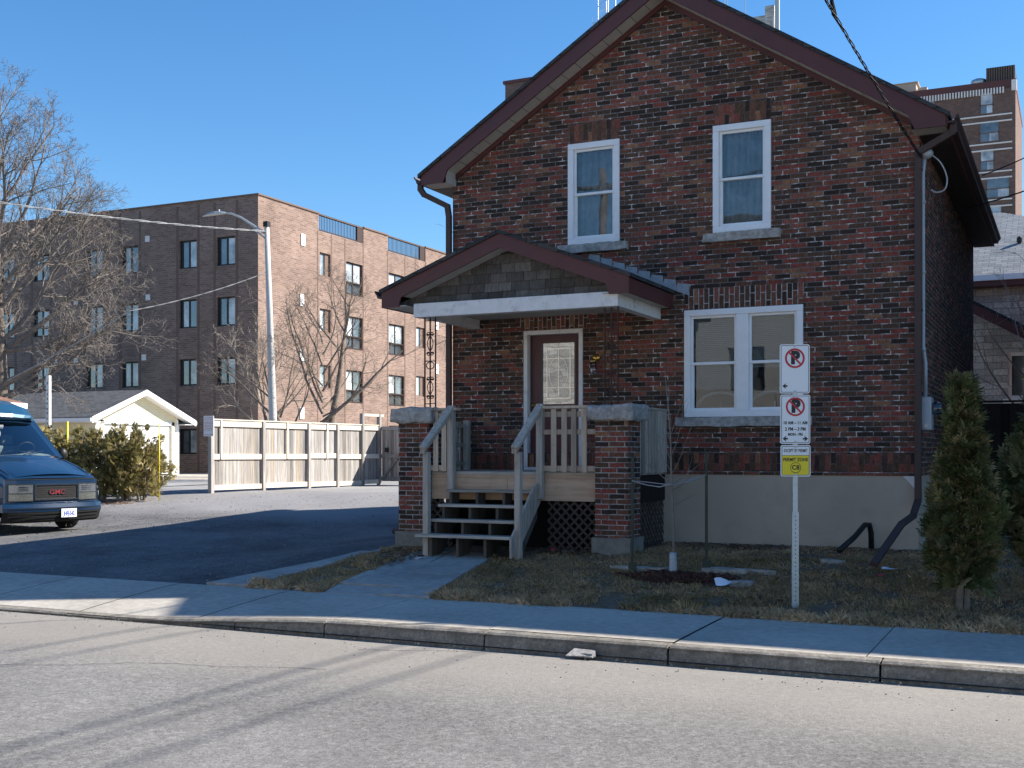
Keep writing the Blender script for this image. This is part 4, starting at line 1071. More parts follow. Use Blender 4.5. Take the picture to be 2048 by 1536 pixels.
# clipped hedge beside the van
random.seed(11)
hz = [(-14.9, 4.6, 1.0), (-14.2, 4.9, 1.62), (-13.4, 5.3, 1.58), (-12.7, 5.55, 1.52), (-12.1, 5.75, 1.62), (-11.75, 5.9, 1.35), (-15.8, 4.2, 1.4)]
T = thing('hedge', 'olive brown cedar hedge between the blue van and the garage', 'hedge', (-13.2, 5.4, gz(-13.2, 5.4)))
m = MB()
for x, y, h in hz:
    z0 = gz(x, y)
    for k in range(9):
        a = random.uniform(0, 6.3); rr = random.uniform(.1, .55); m.tag()
        m.tube([(x+.08*math.cos(a), y+.08*math.sin(a), z0-.05), (x+rr*.5*math.cos(a), y+rr*.5*math.sin(a), z0+h*.5), (x+rr*math.cos(a), y+rr*math.sin(a), z0+h*random.uniform(.8, 1.1))], [.03, .02, .005], 5)
m.build('stem', 'bark_pale', T)
def hs():
    x, y, h = random.choice(hz); z0 = gz(x, y)
    t = random.random()**.75; a = random.uniform(0, 6.28); k = random.random()**.4
    r = (.40+.24*math.sin(PI*min(1, t*1.15)))*k*(1+.28*math.sin(5*a+7*t+x*9))
    return (x+r*math.cos(a), y+r*math.sin(a), z0+.08+t*h*(.93+.14*math.sin(x*13+a*3)), math.cos(a), math.sin(a), .6)
sprays('foliage', 'hedge', T, 7500, hs, .15, 9, .3)
random.seed(5)
m = MB()
# sapling with guard, and its two stakes
sx, sy = 4.39, -2.74; sz = gz(sx, sy)
T = thing('sapling', 'slender bare sapling with a white mesh trunk guard in a mulch bed', 'young tree', (sx, sy, sz))
m.tube([(sx, sy, sz-.05), (sx+.01, sy, sz+.5), (sx-.02, sy+.01, sz+1.1), (sx-.03, sy, sz+1.6), (sx-.10, sy, sz+2.38)], [.022, .017, .013, .008, .003], 8); m.build('trunk', 'bark_sap', T, True)
m = MB(); spec_min[0] = .0025
for z, dx, dy, dz, L in ((1.02, .55, .2, .30, .55), (1.15, .5, -.1, .55, .75), (1.18, -.6, .2, .55, .75), (1.3, -.4, -.2, .8, .6), (1.38, .35, .1, .8, .75), (1.5, -.3, .2, .9, .65), (1.62, .3, -.1, .9, .5), (.95, .45, -.3, .22, .45), (.78, .6, .1, .25, .4), (1.75, -.15, .1, 1, .5), (1.05, -.5, -.1, .35, .45)):
    grow(m, (sx-.02, sy, sz+z), (dx, dy, dz), L*.9, .0055, 0, [(5, .08, 1, .3, .7, .5, .04), (4, .1, 0, .4, .8, .5, .03)])
m.build('branch', 'bark_sap', T)
m = MB(); m.lathe((sx+.003, sy, sz-.02), [(.05, 0), (.046, .08), (.043, .2), (.04, .26)], 14)
for z in np.linspace(.0, .24, 9): m.lathe((sx+.003, sy, sz-.02+z), [(.049-.03*z, 0), (.052-.03*z, .004), (.049-.03*z, .008)], 14)
m.build('trunk_guard', 'conduit', T, True)
for i, (x, y, h, lab) in enumerate(((3.93, -2.84, 1.36, 'dark green steel stake left of the sapling, before the brick pier'), (4.72, -2.50, 1.38, 'dark green steel stake right of the sapling, before the pale foundation'))):
    m = MB(); z = gz(x, y); m.box(x-.017, x+.017, y-.003, y+.003, z-.2, z+h); m.box(x-.003, x+.003, y+.003, y+.03, z-.2, z+h); m.box(x-.05, x+.05, y-.006, y+.0, z-.03, z+.12)
    for k in range(14): m.box(x-.006, x+.006, y-.012, y-.003, z+.15+k*.085, z+.175+k*.085)
    tag(m.build('tree_stake', plain('green_stake_paint', (.028, .045, .035), .5, .4) if i == 0 else bpy.data.materials['green_stake_paint'], None), lab, 'stake', 'steel stakes beside the sapling')
m = MB(); za, zb2, zc = gz(3.93, -2.84)+1.08, sz+1.03, gz(4.72, -2.5)+1.12
m.tube([(3.93, -2.855, za), (4.1, -2.83, za-.05), (4.25, -2.80, zb2-.03), (sx-.03, sy-.03, zb2), (sx+.03, sy-.028, zb2+.0), (4.55, -2.63, zb2+.03), (4.72, -2.51, zc)], .008, 6)
m.tube([(3.93, -2.84, za), (4.12, -2.79, za-.02), (4.30, -2.75, zb2), (sx+.0, sy+.03, zb2+.02), (4.5, -2.64, zb2+.05), (4.62, -2.56, zb2+.06), (4.72, -2.49, zc)], .006, 6)
tag(m.build('tree_tie', 'cable_pale', None, True), 'pale wire tie strung between the two stakes round the sapling', 'wire')

# grass
def grass_mesh(name, n, region, hmin, hmax, kindlab):
    P = []
    while len(P) < n:
        x, y = region()
        dens = .28+.75*mno.noise(Vector((x*1.3, y*1.3, 9)))+.5*mno.noise(Vector((x*3.5, y*3.5, 2)))
        if random.random() < .16+dens: P.append((x, y-(.05 if y < -4.6 and random.random() < .35 else 0), gz(max(x, -.6), y)+bumpy(x, y)*min(1, (y+4.75)*3)-.02))
    P = np.array(P); n = len(P)
    a = rng.uniform(0, 2*PI, n); h = rng.uniform(hmin, hmax, n)*np.array([.75+1.0*max(0, mno.noise(Vector((x*4.2, y*4.2, 7)))) for x, y, z in P]); lean = np.abs(rng.normal(.75, .55, n))
    patch = np.array([mno.noise(Vector((x*.8, y*.8, 4))) for x, y, z in P])
    edge = np.exp(-((P[:, 1]+4.65)/.28)**2); h *= 1+.5*edge
    rn = np.clip(rng.normal(.55, .22, n)-.75*np.maximum(patch-.12, 0)+.25*edge+.15*np.exp(-((P[:, 1]+.5)/.8)**2), 0, 1)
    d = np.stack([np.cos(a), np.sin(a), np.zeros(n)], 1); s = np.stack([-np.sin(a), np.cos(a), np.zeros(n)], 1)
    up = np.array([0, 0, 1.0]); w_ = rng.uniform(.0022, .0045, n)[:, None]
    mid = P+(d*np.sin(lean*.6)[:, None]+up*np.cos(lean*.6)[:, None])*(h*.5)[:, None]
    l2 = np.minimum(lean*1.5, 2.0); tip = mid+(d*np.sin(l2)[:, None]+up*np.cos(l2)[:, None])*(h*.55)[:, None]
    V = np.stack([P-s*w_, P+s*w_, mid+s*w_*.8, tip, mid-s*w_*.8], 1).reshape(-1, 3); F = np.arange(n*5).reshape(-1, 5)
    o = link_mesh(name, V, F, 'grass', None, None, rn, uv=False); stuff(o); tag(o, kindlab, 'grass', kind='stuff'); return o
random.seed(21)
def inmulch(x, y): return ((x-4.55)/.72)**2+((y+3.05)/.36)**2 < 1+.3*math.sin(x*9)
def reg1():
    while True:
        y = -4.72+4.72*random.random()**1.25; x = random.uniform(.7, 8.9)
        if x > (walk_r(y)+.0 if y < -2.1 else 2.25) and not (inmulch(x, y) and random.random() < .93) and not (y > -.6 and random.random() < .5 and x > 3.5) and not (3.0 < x < 3.5 and y > -1.8) and not (x < 3.05 and y > -1.62): return x, y
def reg2():
    while True:
        y = random.uniform(-4.72, -1.3); x = random.uniform(-.5, 1.2)
        if strip_r(y)-.03 < x < min(walk_l(y)+.03, .86) and not (x > .1 and y > -1.75): return x, y
def reg3(): return random.uniform(6.8, 10.5), random.uniform(0, 6)
grass_mesh('grass', 74000, reg1, .035, .085, 'matted late winter grass, tan and dull green, on the front lawn')
grass_mesh('verge_grass', 15000, reg2, .035, .085, 'tan grass strip between the concrete path and the driveway')
grass_mesh('side_grass', 5000, reg3, .04, .10, 'thin grass in the shaded side yard')
# mulch, leaf litter, loose stones, litter
def chips(name, n, region, size, mat, label, cat, flat=.25, zoff=.0):
    m = MB()
    for _ in range(n):
        x, y = region(); z = gz(max(x, -.6) if y < 2 else x, y)+zoff; s = size*random.uniform(.5, 1.5); a = random.uniform(0, 6.3); t = random.uniform(-.5, .5)
        u = Vector((math.cos(a), math.sin(a), t*.6)).normalized()*s; v = Vector((-math.sin(a), math.cos(a), random.uniform(-.4, .4))).normalized()*s*random.uniform(.35, .9); wv = u.cross(v).normalized()*s*flat
        c = Vector((x, y, z+s*.2)); m.tag()
        m.poly([c-u, c-v*.9, c+u, c+v]); 
        if flat > .1: m.poly([c-u+wv, c-v*.9+wv, c+u*.8+wv, c+v+wv]); m.poly([c-u, c-v*.9, c-v*.9+wv, c-u+wv]); m.poly([c-v*.9, c+u, c+u*.8+wv, c-v*.9+wv])
    o = m.build(name, mat, uv=False); tag(o, label, cat, kind='stuff'); return o
def mreg():
    while True:
        x, y = random.gauss(4.5, .36), random.gauss(-3.05, .17)
        if inmulch(x, y): return x, y
chips('mulch', 2600, mreg, .016, 'mulch', 'red brown bark mulch heaped round the sapling', 'mulch', .4, .02)
def lreg():
    r = random.random()
    if r < .35: return random.uniform(3.5, 6.8), -abs(random.gauss(0, .25))-.05
    if r < .5: return random.gauss(2.6, .4), -1.7+random.gauss(0, .15)
    if r < .62: return random.uniform(.2, .9), random.uniform(-3.2, -1.8)
    return random.uniform(2.2, 8.4), random.uniform(-4.6, -.2)
chips('leaf_litter', 2800, lreg, .032, 'leaf', 'dry brown leaves scattered over the lawn and along the foundation', 'leaves', .02, .02)
def lreg2(): return random.uniform(-14.8, -11.3), random.gauss(5.0, .25)
chips('hedge_litter', 500, lreg2, .04, 'leaf', 'dry brown leaves along the foot of the hedge', 'leaves', .02, .01)
def greg():
    x = random.uniform(-13, -.6); y = -4.6+random.random()**1.5*13; return x, y
chips('loose_gravel', 2600, greg, .009, 'stones', 'loose grey stones on the gravel driveway', 'gravel', .8, 0.0)
def rreg(): 
    return random.uniform(-6, 8.5), -6.56-abs(random.gauss(0, .8))*random.random()
m = MB()
for _ in range(420):
    x, y = rreg(); s = .005*random.uniform(.4, 1.6); m.tag(); z = -.148+.05*math.sin(PI*min(1, max(0, (y+15)/8.53)))
    m.sphere((x, y, z), s, 5, 3, (1.2, 1, .7))
tag(m.build('road_grit', 'stones', uv=False), 'small grit and pebbles along the gutter of the road', 'grit', kind='stuff')
def sheet(name, x, y, sx_, sy_, mat, label, cat, crump=.03, seed=0, rot=0, lift=.03):
    random.seed(seed); m = MB(); z0 = gz(x, y)+lift
    c, s = math.cos(rot), math.sin(rot)
    def fn(u, v):
        a, b = (u-.5)*sx_, (v-.5)*sy_*(1-.35*math.sin(u*5+seed)); q = Vector((a*9+seed, b*9, seed)); return (x+a*c-b*s, y+a*s+b*c, z0+crump*mno.noise(q)+crump*.8*math.sin(u*4+1)*(v-.3))
    m.grid(fn, 14, 7); o = m.build(name, mat, None); tag(o, label, cat); return o
sheet('paper_scrap', 5.22, -3.42, .27, .12, 'paper', 'crumpled white paper scrap on the lawn by the mulch', 'litter', .045, 2, .5, .06)
sheet('paper_scrap', 6.75, -2.05, .24, .07, 'paper', 'thin white paper strip near the end of the brown downspout', 'litter', .02, 3, .2)
sheet('plastic_scrap', 6.70, -2.45, .10, .05, 'redlitter', 'small red plastic scrap near the brown downspout end', 'litter', .02, 4)
sheet('plastic_scrap', 2.45, -1.72, .10, .06, 'redlitter', 'red plastic wrapper before the brown lattice under the porch', 'litter', .04, 5)
sheet('paper_scrap', .95, -2.62, .16, .06, 'paper', 'white paper scrap left of the bottom porch step', 'litter', .02, 6)
def flat_stone(x, y, a, b, h, label, seed, rot=0):
    m = MB(); z = gz(x, y)-.02; n = 14; c, s = math.cos(rot), math.sin(rot); random.seed(seed)
    rs = [random.uniform(.85, 1.12) for _ in range(n)]
    pts = [(x+(a*math.cos(t)*c-b*math.sin(t)*s)*r, y+(a*math.cos(t)*s+b*math.sin(t)*c)*r, z+h) for t, r in zip(np.linspace(0, 2*PI, n, False), rs)]
    m.prism(pts, (0, 0, -h)); o = m.build('flat_stone', 'stone', None); roughen(o, .012, 6, seed, 2, .1); tag(o, label, 'stone', 'flat stones round the mulch bed')
flat_stone(4.0, -2.62, .40, .10, .055, 'long flat grey stone behind the left stake', 1, .05)
flat_stone(5.06, -2.50, .42, .09, .055, 'long flat grey stone right of the right stake', 2, .03)
flat_stone(5.33, -3.22, .13, .09, .06, 'small rounded grey stone behind the crumpled white paper', 3, .2)
flat_stone(6.02, -1.62, .15, .07, .05, 'pale flat stone under the end of the black hose', 4, .1)
m = MB(); m.tag(.8); m.box(4.72, 4.93, -6.62, -6.54, -.145, -.135); m.tag(.2); m.box(4.74, 4.92, -6.60, -6.52, -.134, -.115); m.tag(.6); m.prism([(4.70, -6.66, -.14), (4.95, -6.60, -.14), (4.92, -6.53, -.10), (4.74, -6.56, -.09)], (0, 0, .006))
tag(m.build('broken_slat', 'fencewood', None), 'broken grey slats lying in the gutter against the kerb', 'debris')

# ---------------------------------------------------------------- blue van
VT = thing('van', 'dark blue high roof passenger van parked in the gravel driveway', 'van', (-8.10, -.16, gz(-8.10, -.16)))
VT.rotation_euler = (0, 0, R(-11))
def vb(mb, name, mat, par=None, **k):
    o = mb.build(name, mat, None, **k); o.parent = par or VT; return o
def bow(y): return -.15*min(1.2, abs(y)/.95)**2.6
VST = [  # X, sill z, half width, belt z, shoulder half width, shoulder z, centre z
    (-.02, .50, .90, .86, .84, .985, 1.0), (-.06, .46, .93, .90, .865, 1.02, 1.035), (-.25, .44, .955, .93, .87, 1.085, 1.11),
    (-.6, .42, .965, .97, .86, 1.20, 1.23), (-1.0, .42, .97, 1.02, .84, 1.31, 1.345), (-1.30, .42, .97, 1.05, .83, 1.375, 1.41)]
m = MB(); rows = []
for X, zs, hw, zb, hs_, zt, zc in VST:
    half = [(hw*.95, zs), (hw, zs+.2), (hw, zb-.05), (hw*.975, zb), (hs_*1.035, zt-.035), (hs_, zt), (hs_*.5, (zt+zc)/2+.008), (0, zc)]
    full = [(y, z) for y, z in half]+[(-y, z) for y, z in half[-2::-1]]
    k = max(0, 1+X/1.0)
    rows.append([(X+bow(y)*k, y, z) for y, z in full])
n = len(rows[0])
for a, b in zip(rows[:-1], rows[1:]):
    for i in range(n-1):
        if abs(a[i][1]) > .8 and a[i][2] < .75 and -.6 < 0 and False: continue
        m.poly([a[i], b[i], b[i+1], a[i+1]][::-1])
m.poly(rows[0])
# cab and body sides behind the hood
SS = [(-1.30, .42), (-4.6, .42)]
for s in (-1, 1):
    def q(pts): m.poly(pts if s > 0 else pts[::-1])
    y0, y1, y2 = s*.97, s*.955, s*.80
    q([(-1.30, s*.93, .42), (-1.30, y0, .62), (-4.7, y0, .62), (-4.7, s*.93, .42)])
    q([(-1.30, y0, .62), (-1.30, y1, 1.36), (-4.7, y1, 1.36), (-4.7, y0, .62)])
    q([(-1.30, y1, 1.36), (-2.08, y2, 2.12), (-4.6, y2, 2.12), (-4.7, y1, 1.36)])
m.poly([(-4.7, -.93, .42), (-4.7, -.97, .62), (-4.7, -.955, 1.36), (-4.6, -.8, 2.12), (-4.6, .8, 2.12), (-4.7, .955, 1.36), (-4.7, .97, .62), (-4.7, .93, .42)])
body = vb(m, 'body', 'vanblue', smooth=False)
for p in body.data.polygons: p.use_smooth = len(p.vertices) == 4 and p.center.x > -1.30
def subd(o):
    pass
# A pillars and header
m = MB()
def ws(u, v):     # windscreen surface: u -1..1 across, v 0..1 up
    z = 1.395+v*.70; hw = .845-.115*v; X = -1.23-.86*v-.10*u*u*(1-.3*v)+.10
    return (X, u*hw, z-.03*u*u)
for s in (-1, 1):
    m.grid(lambda a, b: ws(s*(.94+.07*a), b), 1, 10)
m.grid(lambda a, b: ws(-1.01+2.02*a, .94+.09*b), 10, 1); m.grid(lambda a, b: ws(-1.01+2.02*a, -.06+.07*b), 10, 1)
for s in (-1, 1):
    a = [ws(s*1.01, v) for v in (0, 1)]
    m.poly([a[0], a[1], (-2.08, s*.80, 2.12), (-1.30, s*.955, 1.36)])
vb(m, 'windscreen_frame', 'vanblue', smooth=True)
m = MB(); m.grid(lambda a, b: (lambda p: (p[0]+.004, p[1], p[2]+.003))(ws(-.95+1.9*a, .0+.95*b)), 16, 8); vb(m, 'windscreen', 'vanglass', smooth=True)
m = MB()
m.grid(lambda a, b: (-1.25-.5*b, -.82+1.64*a, 1.35+.07*math.sin(PI*min(1, b*1.2))+.05*math.exp(-((a-.75)/.16)**2)*math.sin(PI*b)), 14, 6)
vb(m, 'dashboard', 'dash', smooth=True)
m = MB(); m.tube([(-1.70+.07*math.sin(t)*1.0, .40+.19*math.cos(t), 1.49+.17*math.sin(t)) for t in np.linspace(0, 2*PI, 22)], .016, 6); m.tube([(-1.70, .40-.17, 1.49), (-1.66, .40, 1.47), (-1.70, .40+.17, 1.49)], .02, 6); m.tube([(-1.66, .4, 1.47), (-1.45, .4, 1.33)], .03, 6)
vb(m, 'steering_wheel', 'black', smooth=True)
m = MB()
for y in (-.42, .42): m.box(-2.45, -2.3, y-.24, y+.24, .7, 1.6); m.box(-2.43, -2.33, y-.12, y+.12, 1.62, 1.82)
vb(m, 'seat', 'dash', bevel=.04)
m = MB(); m.box(-4.5, -3.3, -.75, .75, .5, 2.0); m.box(-3.3, -1.3, -.8, .8, .5, .72); m.box(-1.4, -1.25, -.8, .8, .6, 1.2); vb(m, 'cabin_lining', 'dark')
m = MB(); m.bar((-1.92, -.03, 1.99), (-1.95, -.03, 1.92), .22, .03); m.sphere((-1.90, -.03, 1.82), .05, 8, 6, (.6, 1, 1.5)); m.tube([(-1.92, -.03, 1.9), (-1.88, -.03, 1.6)], .015, 5); vb(m, 'rear_view_mirror', 'conduit', smooth=True)
# raised fibreglass roof
m = MB(); RS = []
for X, hw, z0, z1 in ((-1.86, .70, 2.095, 2.15), (-1.88, .775, 2.08, 2.21), (-2.0, .815, 2.075, 2.29), (-2.25, .83, 2.07, 2.40), (-2.65, .83, 2.07, 2.50), (-3.1, .82, 2.07, 2.55), (-4.0, .82, 2.07, 2.56), (-4.55, .80, 2.07, 2.5), (-4.75, .74, 2.09, 2.4)):
    half = [(hw*.97, z0), (hw, z0+.05), (hw*.99, z0+(z1-z0)*.45), (hw*.90, z0+(z1-z0)*.8), (hw*.7, z1-.015), (hw*.35, z1), (0, z1+.005)]
    full = half+[(-y, z) for y, z in half[-2::-1]]
    RS.append([(X-.14*(abs(y)/.8)**2*(X > -2.1), y, z) for y, z in full])
for a, b in zip(RS[:-1], RS[1:]):
    for i in range(len(a)-1): m.poly([a[i], b[i], b[i+1], a[i+1]][::-1])
m.poly(RS[0]); m.poly(RS[-1][::-1]); m.poly([r[0] for r in RS]+[r[-1] for r in RS][::-1])
vb(m, 'raised_roof', 'vanteal', smooth=True)
# hood panel crease line and cowl
m = MB()
for s in (-1, 1):
    pts = [(-.12, s*.80), (-.5, s*.80), (-1.2, s*.765)]
    zs_ = [1.06, 1.175, 1.385]
    m.tube([(x+bow(y)*max(0, 1+x), y, z) for (x, y), z in zip(pts, zs_)], .007, 5)
vb(m, 'hood_seam', 'black')
m = MB(); m.grid(lambda a, b: (-.06-1.12*b+bow(-.70+1.4*a)*(.94-b*.9), -.72+1.44*a, 1.05+.345*b**.9+.022*math.exp(-((a-.5)/.42)**4)-.03*(2*a-1)**2), 18, 10); vb(m, 'hood', 'vanblue', smooth=True)
m = MB(); m.box(-1.34, -1.20, -.80, .80, 1.385, 1.402)
for y in (-.55, .1): m.bar((-1.25, y, 1.42), (-1.40, y+.5, 1.50), .02, .012); 
vb(m, 'wiper', 'black')
# front panel, grille, lamps, bumper (all follow the bowed nose)
def strip(m, y0, y1, z0, z1, dx, th=.03, n=10):
    def P(a, z, t): y = y0+(y1-y0)*a; return (bow(y)+dx-t, y, z)
    for i in range(n):
        a, b = i/n, (i+1)/n
        m.hexa([P(a, z0, 0), P(b, z0, 0), P(b, z0, th), P(a, z0, th), P(a, z1, 0), P(b, z1, 0), P(b, z1, th), P(a, z1, th)])
m = MB(); strip(m, -.92, .92, .47, .97, .0, .06, 20); vb(m, 'nose_panel', 'vanblue')
m = MB(); strip(m, -.9, .9, .972, .985, .006, .03, 20); vb(m, 'hood_gap', 'black')
m = MB(); strip(m, -.44, .44, .60, .89, .012, .02); gr = vb(m, 'grille', 'black')
m = MB(); strip(m, -.44, .44, .868, .89, .03); strip(m, -.44, .44, .60, .622, .03); strip(m, -.44, -.415, .622, .868, .03, n=1); strip(m, .415, .44, .622, .868, .03, n=1); vb(m, 'grille_surround', 'chrome', gr)
m = MB()
for z in (.66, .70, .74, .78, .82): strip(m, -.41, .41, z, z+.008, .018, .004)
vb(m, 'grille_bar', 'rubber', gr)
m = MB(); add_vf(m, text('GMC', .115, lambda u, v: (.030+bow(u), u, .745+v), bold=.007, sx=1.25)); vb(m, 'badge_outline', 'chrome', gr)
m = MB(); add_vf(m, text('GMC', .115, lambda u, v: (.032+bow(u), u, .745+v), bold=.0005, sx=1.25)); vb(m, 'badge', 'vanred', gr)
for s in (-1, 1):
    y0, y1 = (.46, .87) if s > 0 else (-.87, -.46)
    m = MB(); strip(m, y0, y1, .735, .885, .02, .03); h = vb(m, 'headlight', 'lamp')
    m = MB(); strip(m, y0, y1, .60, .725, .018, .03); vb(m, 'turn_signal', 'turn', h)
    m = MB(); yc = (y0+y1)/2-s*.02
    for k in range(3): strip(m, yc-.13, yc+.10, .775+.03*k, .790+.03*k, .0225, .003, 4)
    vb(m, 'reflector', 'chrome', h)
    m = MB(); strip(m, y0-.012, y1+.012, .726, .734, .024, .03); strip(m, y0-.012, y1+.012, .588, .599, .024, .03); strip(m, y0-.012, y1+.012, .886, .897, .024, .03); vb(m, 'lamp_trim', 'black', h)
m = MB(); 
def bstrip(z0, z1, d0, d1):
    ys_ = np.linspace(-.985, .985, 25)
    P = lambda y, z, d: (bow(y)*1.25+d, y, z)
    for a, b in zip(ys_[:-1], ys_[1:]):
        m.poly([P(a, z0, d0), P(b, z0, d0), P(b, z1, d1), P(a, z1, d1)])
bstrip(.40, .47, .10, .115); bstrip(.47, .54, .115, .10); bstrip(.54, .565, .10, .0)
for s in (-1, 1):
    X = bow(.985)*1.25
    for z0, z1 in ((.40, .54),): 
        p = [(X+.11, s*.985, z0), (-.75, s*.99, z0), (-.75, s*.99, z1), (X+.10, s*.985, z1)]; m.poly(p if s < 0 else p[::-1])
bp = vb(m, 'bumper', 'vanblue')
m = MB(); bstrip(.24, .40, .03, .10); bstrip(.20, .24, -.05, .03); vb(m, 'valance', 'rubber', bp)
m = MB()
for z in (.455, .375, .32): 
    ys_ = np.linspace(-.9, .9, 16)
    for a, b in zip(ys_[:-1], ys_[1:]): m.bar((bow(a)*1.25+.117-(.4-z)*.3*(z < .4), a, z), (bow(b)*1.25+.117-(.4-z)*.3*(z < .4), b, z), .006, .008)
vb(m, 'bumper_strip', 'rubber', bp)
m = MB(); m.box(.118, .124, .02, .33, .285, .44); lp = vb(m, 'licence_plate', 'whitesign', bp, bevel=.004)
bl = NT('plate_blue').fin((.03, .06, .35), .5)
m = MB(); add_vf(m, text('JHFJ-542', .105, lambda u, v: (.1252, .175+u, .350+v), bold=.0045, sx=.60)); add_vf(m, text('ONTARIO', .028, lambda u, v: (.1252, .175+u, .422+v), bold=.0)); vb(m, 'lettering', bl, lp)
for s in (-1, 1):
    m = MB(); m.sphere((-1.50, s*1.08, 1.44), .12, 10, 8, (.6, .8, .95)); m.bar((-1.53, s*.93, 1.38), (-1.51, s*1.05, 1.42), .06, .04); vb(m, 'side_mirror', 'black', smooth=True)
    m = MB()   # side windows
    def SP(x, t): return (x, s*(.955-.155*t+.004), 1.36+.76*t)
    for x0, x1, k in ((-1.62, -2.45, 1), (-2.6, -3.5, 0), (-3.6, -4.5, 0)):
        p = [SP(x0, .10), SP(x1, .10), SP(x1, .88), SP(x0-(.38 if k else 0), .88)]; m.poly(p if s < 0 else p[::-1])
    vb(m, 'side_window', 'aptglass')
for X in (-.98, -3.85):
    for s in (-1, 1):
        m = MB(); y0 = s*.94; prof = [(.20, 0), (.29, .0), (.35, .03), (.365, .07), (.365, .17), (.35, .21), (.29, .235), (.2, .235)]
        m.lathe((X, 0, .365), [(r, y0-s*h) for r, h in prof], 26, 'y'); wv = vb(m, 'wheel', 'rubber', smooth=True)
        m = MB(); m.lathe((X, 0, .365), [(.20, y0-s*.02), (.19, y0-s*.05), (.07, y0-s*.04), (.06, y0-s*.01), (.0, y0-s*.01)], 20, 'y'); vb(m, 'rim', 'chrome', wv)
        m = MB(); m.tube([(X+.44*math.cos(t), s*.972, .40+.42*math.sin(t)) for t in np.linspace(-.1, PI+.1, 18)], .02, 5)
        vb(m, 'wheel_arch', 'black')
m = MB(); m.box(-4.4, -.45, -.7, .7, .28, .5); vb(m, 'underbody', 'dark')

# ---------------------------------------------------------------- fence, gate, post, markers
FX = lambda y: -11.3+.05*(y-7.9)
FT = thing('wooden_fence', 'tall weathered plank fence with pale rails and posts along the gravel drive', 'fence', (FX(7.9), 7.9, gz(FX(7.9), 7.9)))
FP = [7.9, 9.9, 11.85, 13.2, 14.45, 15.35]
random.seed(3)
for i, (ya, yb) in enumerate(zip(FP[:-1], FP[1:])):
    m = MB(); y = ya+.05
    while y < yb-.05:
        wd = min(random.uniform(.12, .15), yb-.04-y); 
        if wd > .03:
            x = FX(y)-.035+random.uniform(-.004, .004); m.tag(); m.hexa([(x-.02, y, .68), (x, y, .68), (FX(y+wd)-.035, y+wd, .68), (FX(y+wd)-.055, y+wd, .68), (x-.02, y, 2.44), (x, y, 2.44), (FX(y+wd)-.035, y+wd, 2.44), (FX(y+wd)-.055, y+wd, 2.44)])
        y += wd+.004
    m.build('plank_panel', 'fencewood', FT)
    for z, h in ((2.36, .15), (1.50, .14), (.70, .13)):
        m = MB(); m.tag(); dz = random.uniform(-.015, .015); m.bar((FX(ya)-.01, ya+.05, z+dz), (FX(yb)-.01, yb-.05, z+dz), .045, h); m.build('rail', 'fencerail', FT)
    m = MB(); m.tag(); m.bar((FX(ya)-.03, ya, 2.455), (FX(yb)-.03, yb, 2.455), .14, .03); m.build('fence_cap', 'fencerail', FT)
for i, y in enumerate(FP):
    m = MB(); m.tag(); m.box(FX(y)-.06, FX(y)+.05, y-.055, y+.055, .3, 2.44 if i < 4 else 2.80); m.build('post', 'fencewood', FT)
for y in (8.25, 10.9, 12.7): m = MB(); m.tag(); m.box(FX(y)+.015, FX(y)+.035, y-.03, y+.03, 1.43, 2.44); m.build('batten', 'fencerail', FT)
m = MB(); m.tag(.8); m.bar((FX(14.45), 14.40, 2.76), (FX(15.35), 15.55, 2.76), .09, .07); m.build('gate_header', 'fencerail', FT)
GT = thing('wooden_gate', 'shaded plank gate standing at the far end of the wooden fence', 'gate', (-10.85, 15.42, gz(-10.9, 15.4)))
m = MB(); x = -10.86
while x < -8.4: m.tag(); m.box(x, x+.135, 15.40, 15.42, .72, 2.42); x += .145
m.build('plank_panel', 'fencewood', GT)
m = MB()
for z in (2.36, 1.5, .8): m.tag(); m.box(-10.86, -8.4, 15.365, 15.398, z-.06, z+.06)
m.bar((-10.8, 15.36, .8), (-9.5, 15.36, 2.3), .03, .1, (0, 1, 0)); m.build('brace', 'fencewood', GT)
m = MB(); m.box(-10.72, -10.60, 15.33, 15.362, 1.62, 1.76); m.build('latch', 'black', GT)
m = MB(); m.box(-11.46, -11.14, 7.80, 7.815, 2.02, 2.54); fs = m.build('panel', 'whitesign', None)
NS = thing('notice_sign', 'white private parking notice with red print on the near end post of the fence', 'sign', (-11.3, 7.8, 2.02)); adopt(fs, NS)
m = MB()
for k, z in enumerate((2.49, 2.44, 2.38, 2.34, 2.30, 2.26, 2.22, 2.18, 2.06)):
    x = -11.43; 
    while x < -11.19:
        wd = random.uniform(.02, .06); m.box(x, min(x+wd, -11.17), 7.796, 7.799, z-.010, z+.010); x += wd+.015
m.build('print', plain('faded_red_print', (.62, .30, .28), .6, bump=0), fs)
m = MB(); m.box(-14.30, -14.19, 5.32, 5.40, .4, 3.50); T = tag(m.build('marker_post', 'white_paint', None, bevel=.008), 'tall white wooden post with dark marks behind the hedge', 'post')
m = MB()
for k in range(9): z = 2.3+.12*k+random.uniform(-.03, .03); m.box(-14.26+random.uniform(-.01, .01), -14.235, 5.314, 5.318, z, z+random.uniform(.02, .07))
adopt(m.build('dark_mark', 'blacksign', None), T)
for x, y, h, lab in ((-13.26, 5.02, 1.95, 'yellow marker rod rising from the left part of the hedge'), (-11.2, 5.9, 1.86, 'thin yellow marker rod before the white garage door')):
    m = MB(); z = gz(x, y); m.tube([(x, y, z-.1), (x+.005, y, z+h)], .022 if x < -12 else .012, 8); tag(m.build('driveway_marker', 'yellowpole', None, True), lab, 'marker', 'yellow driveway markers')

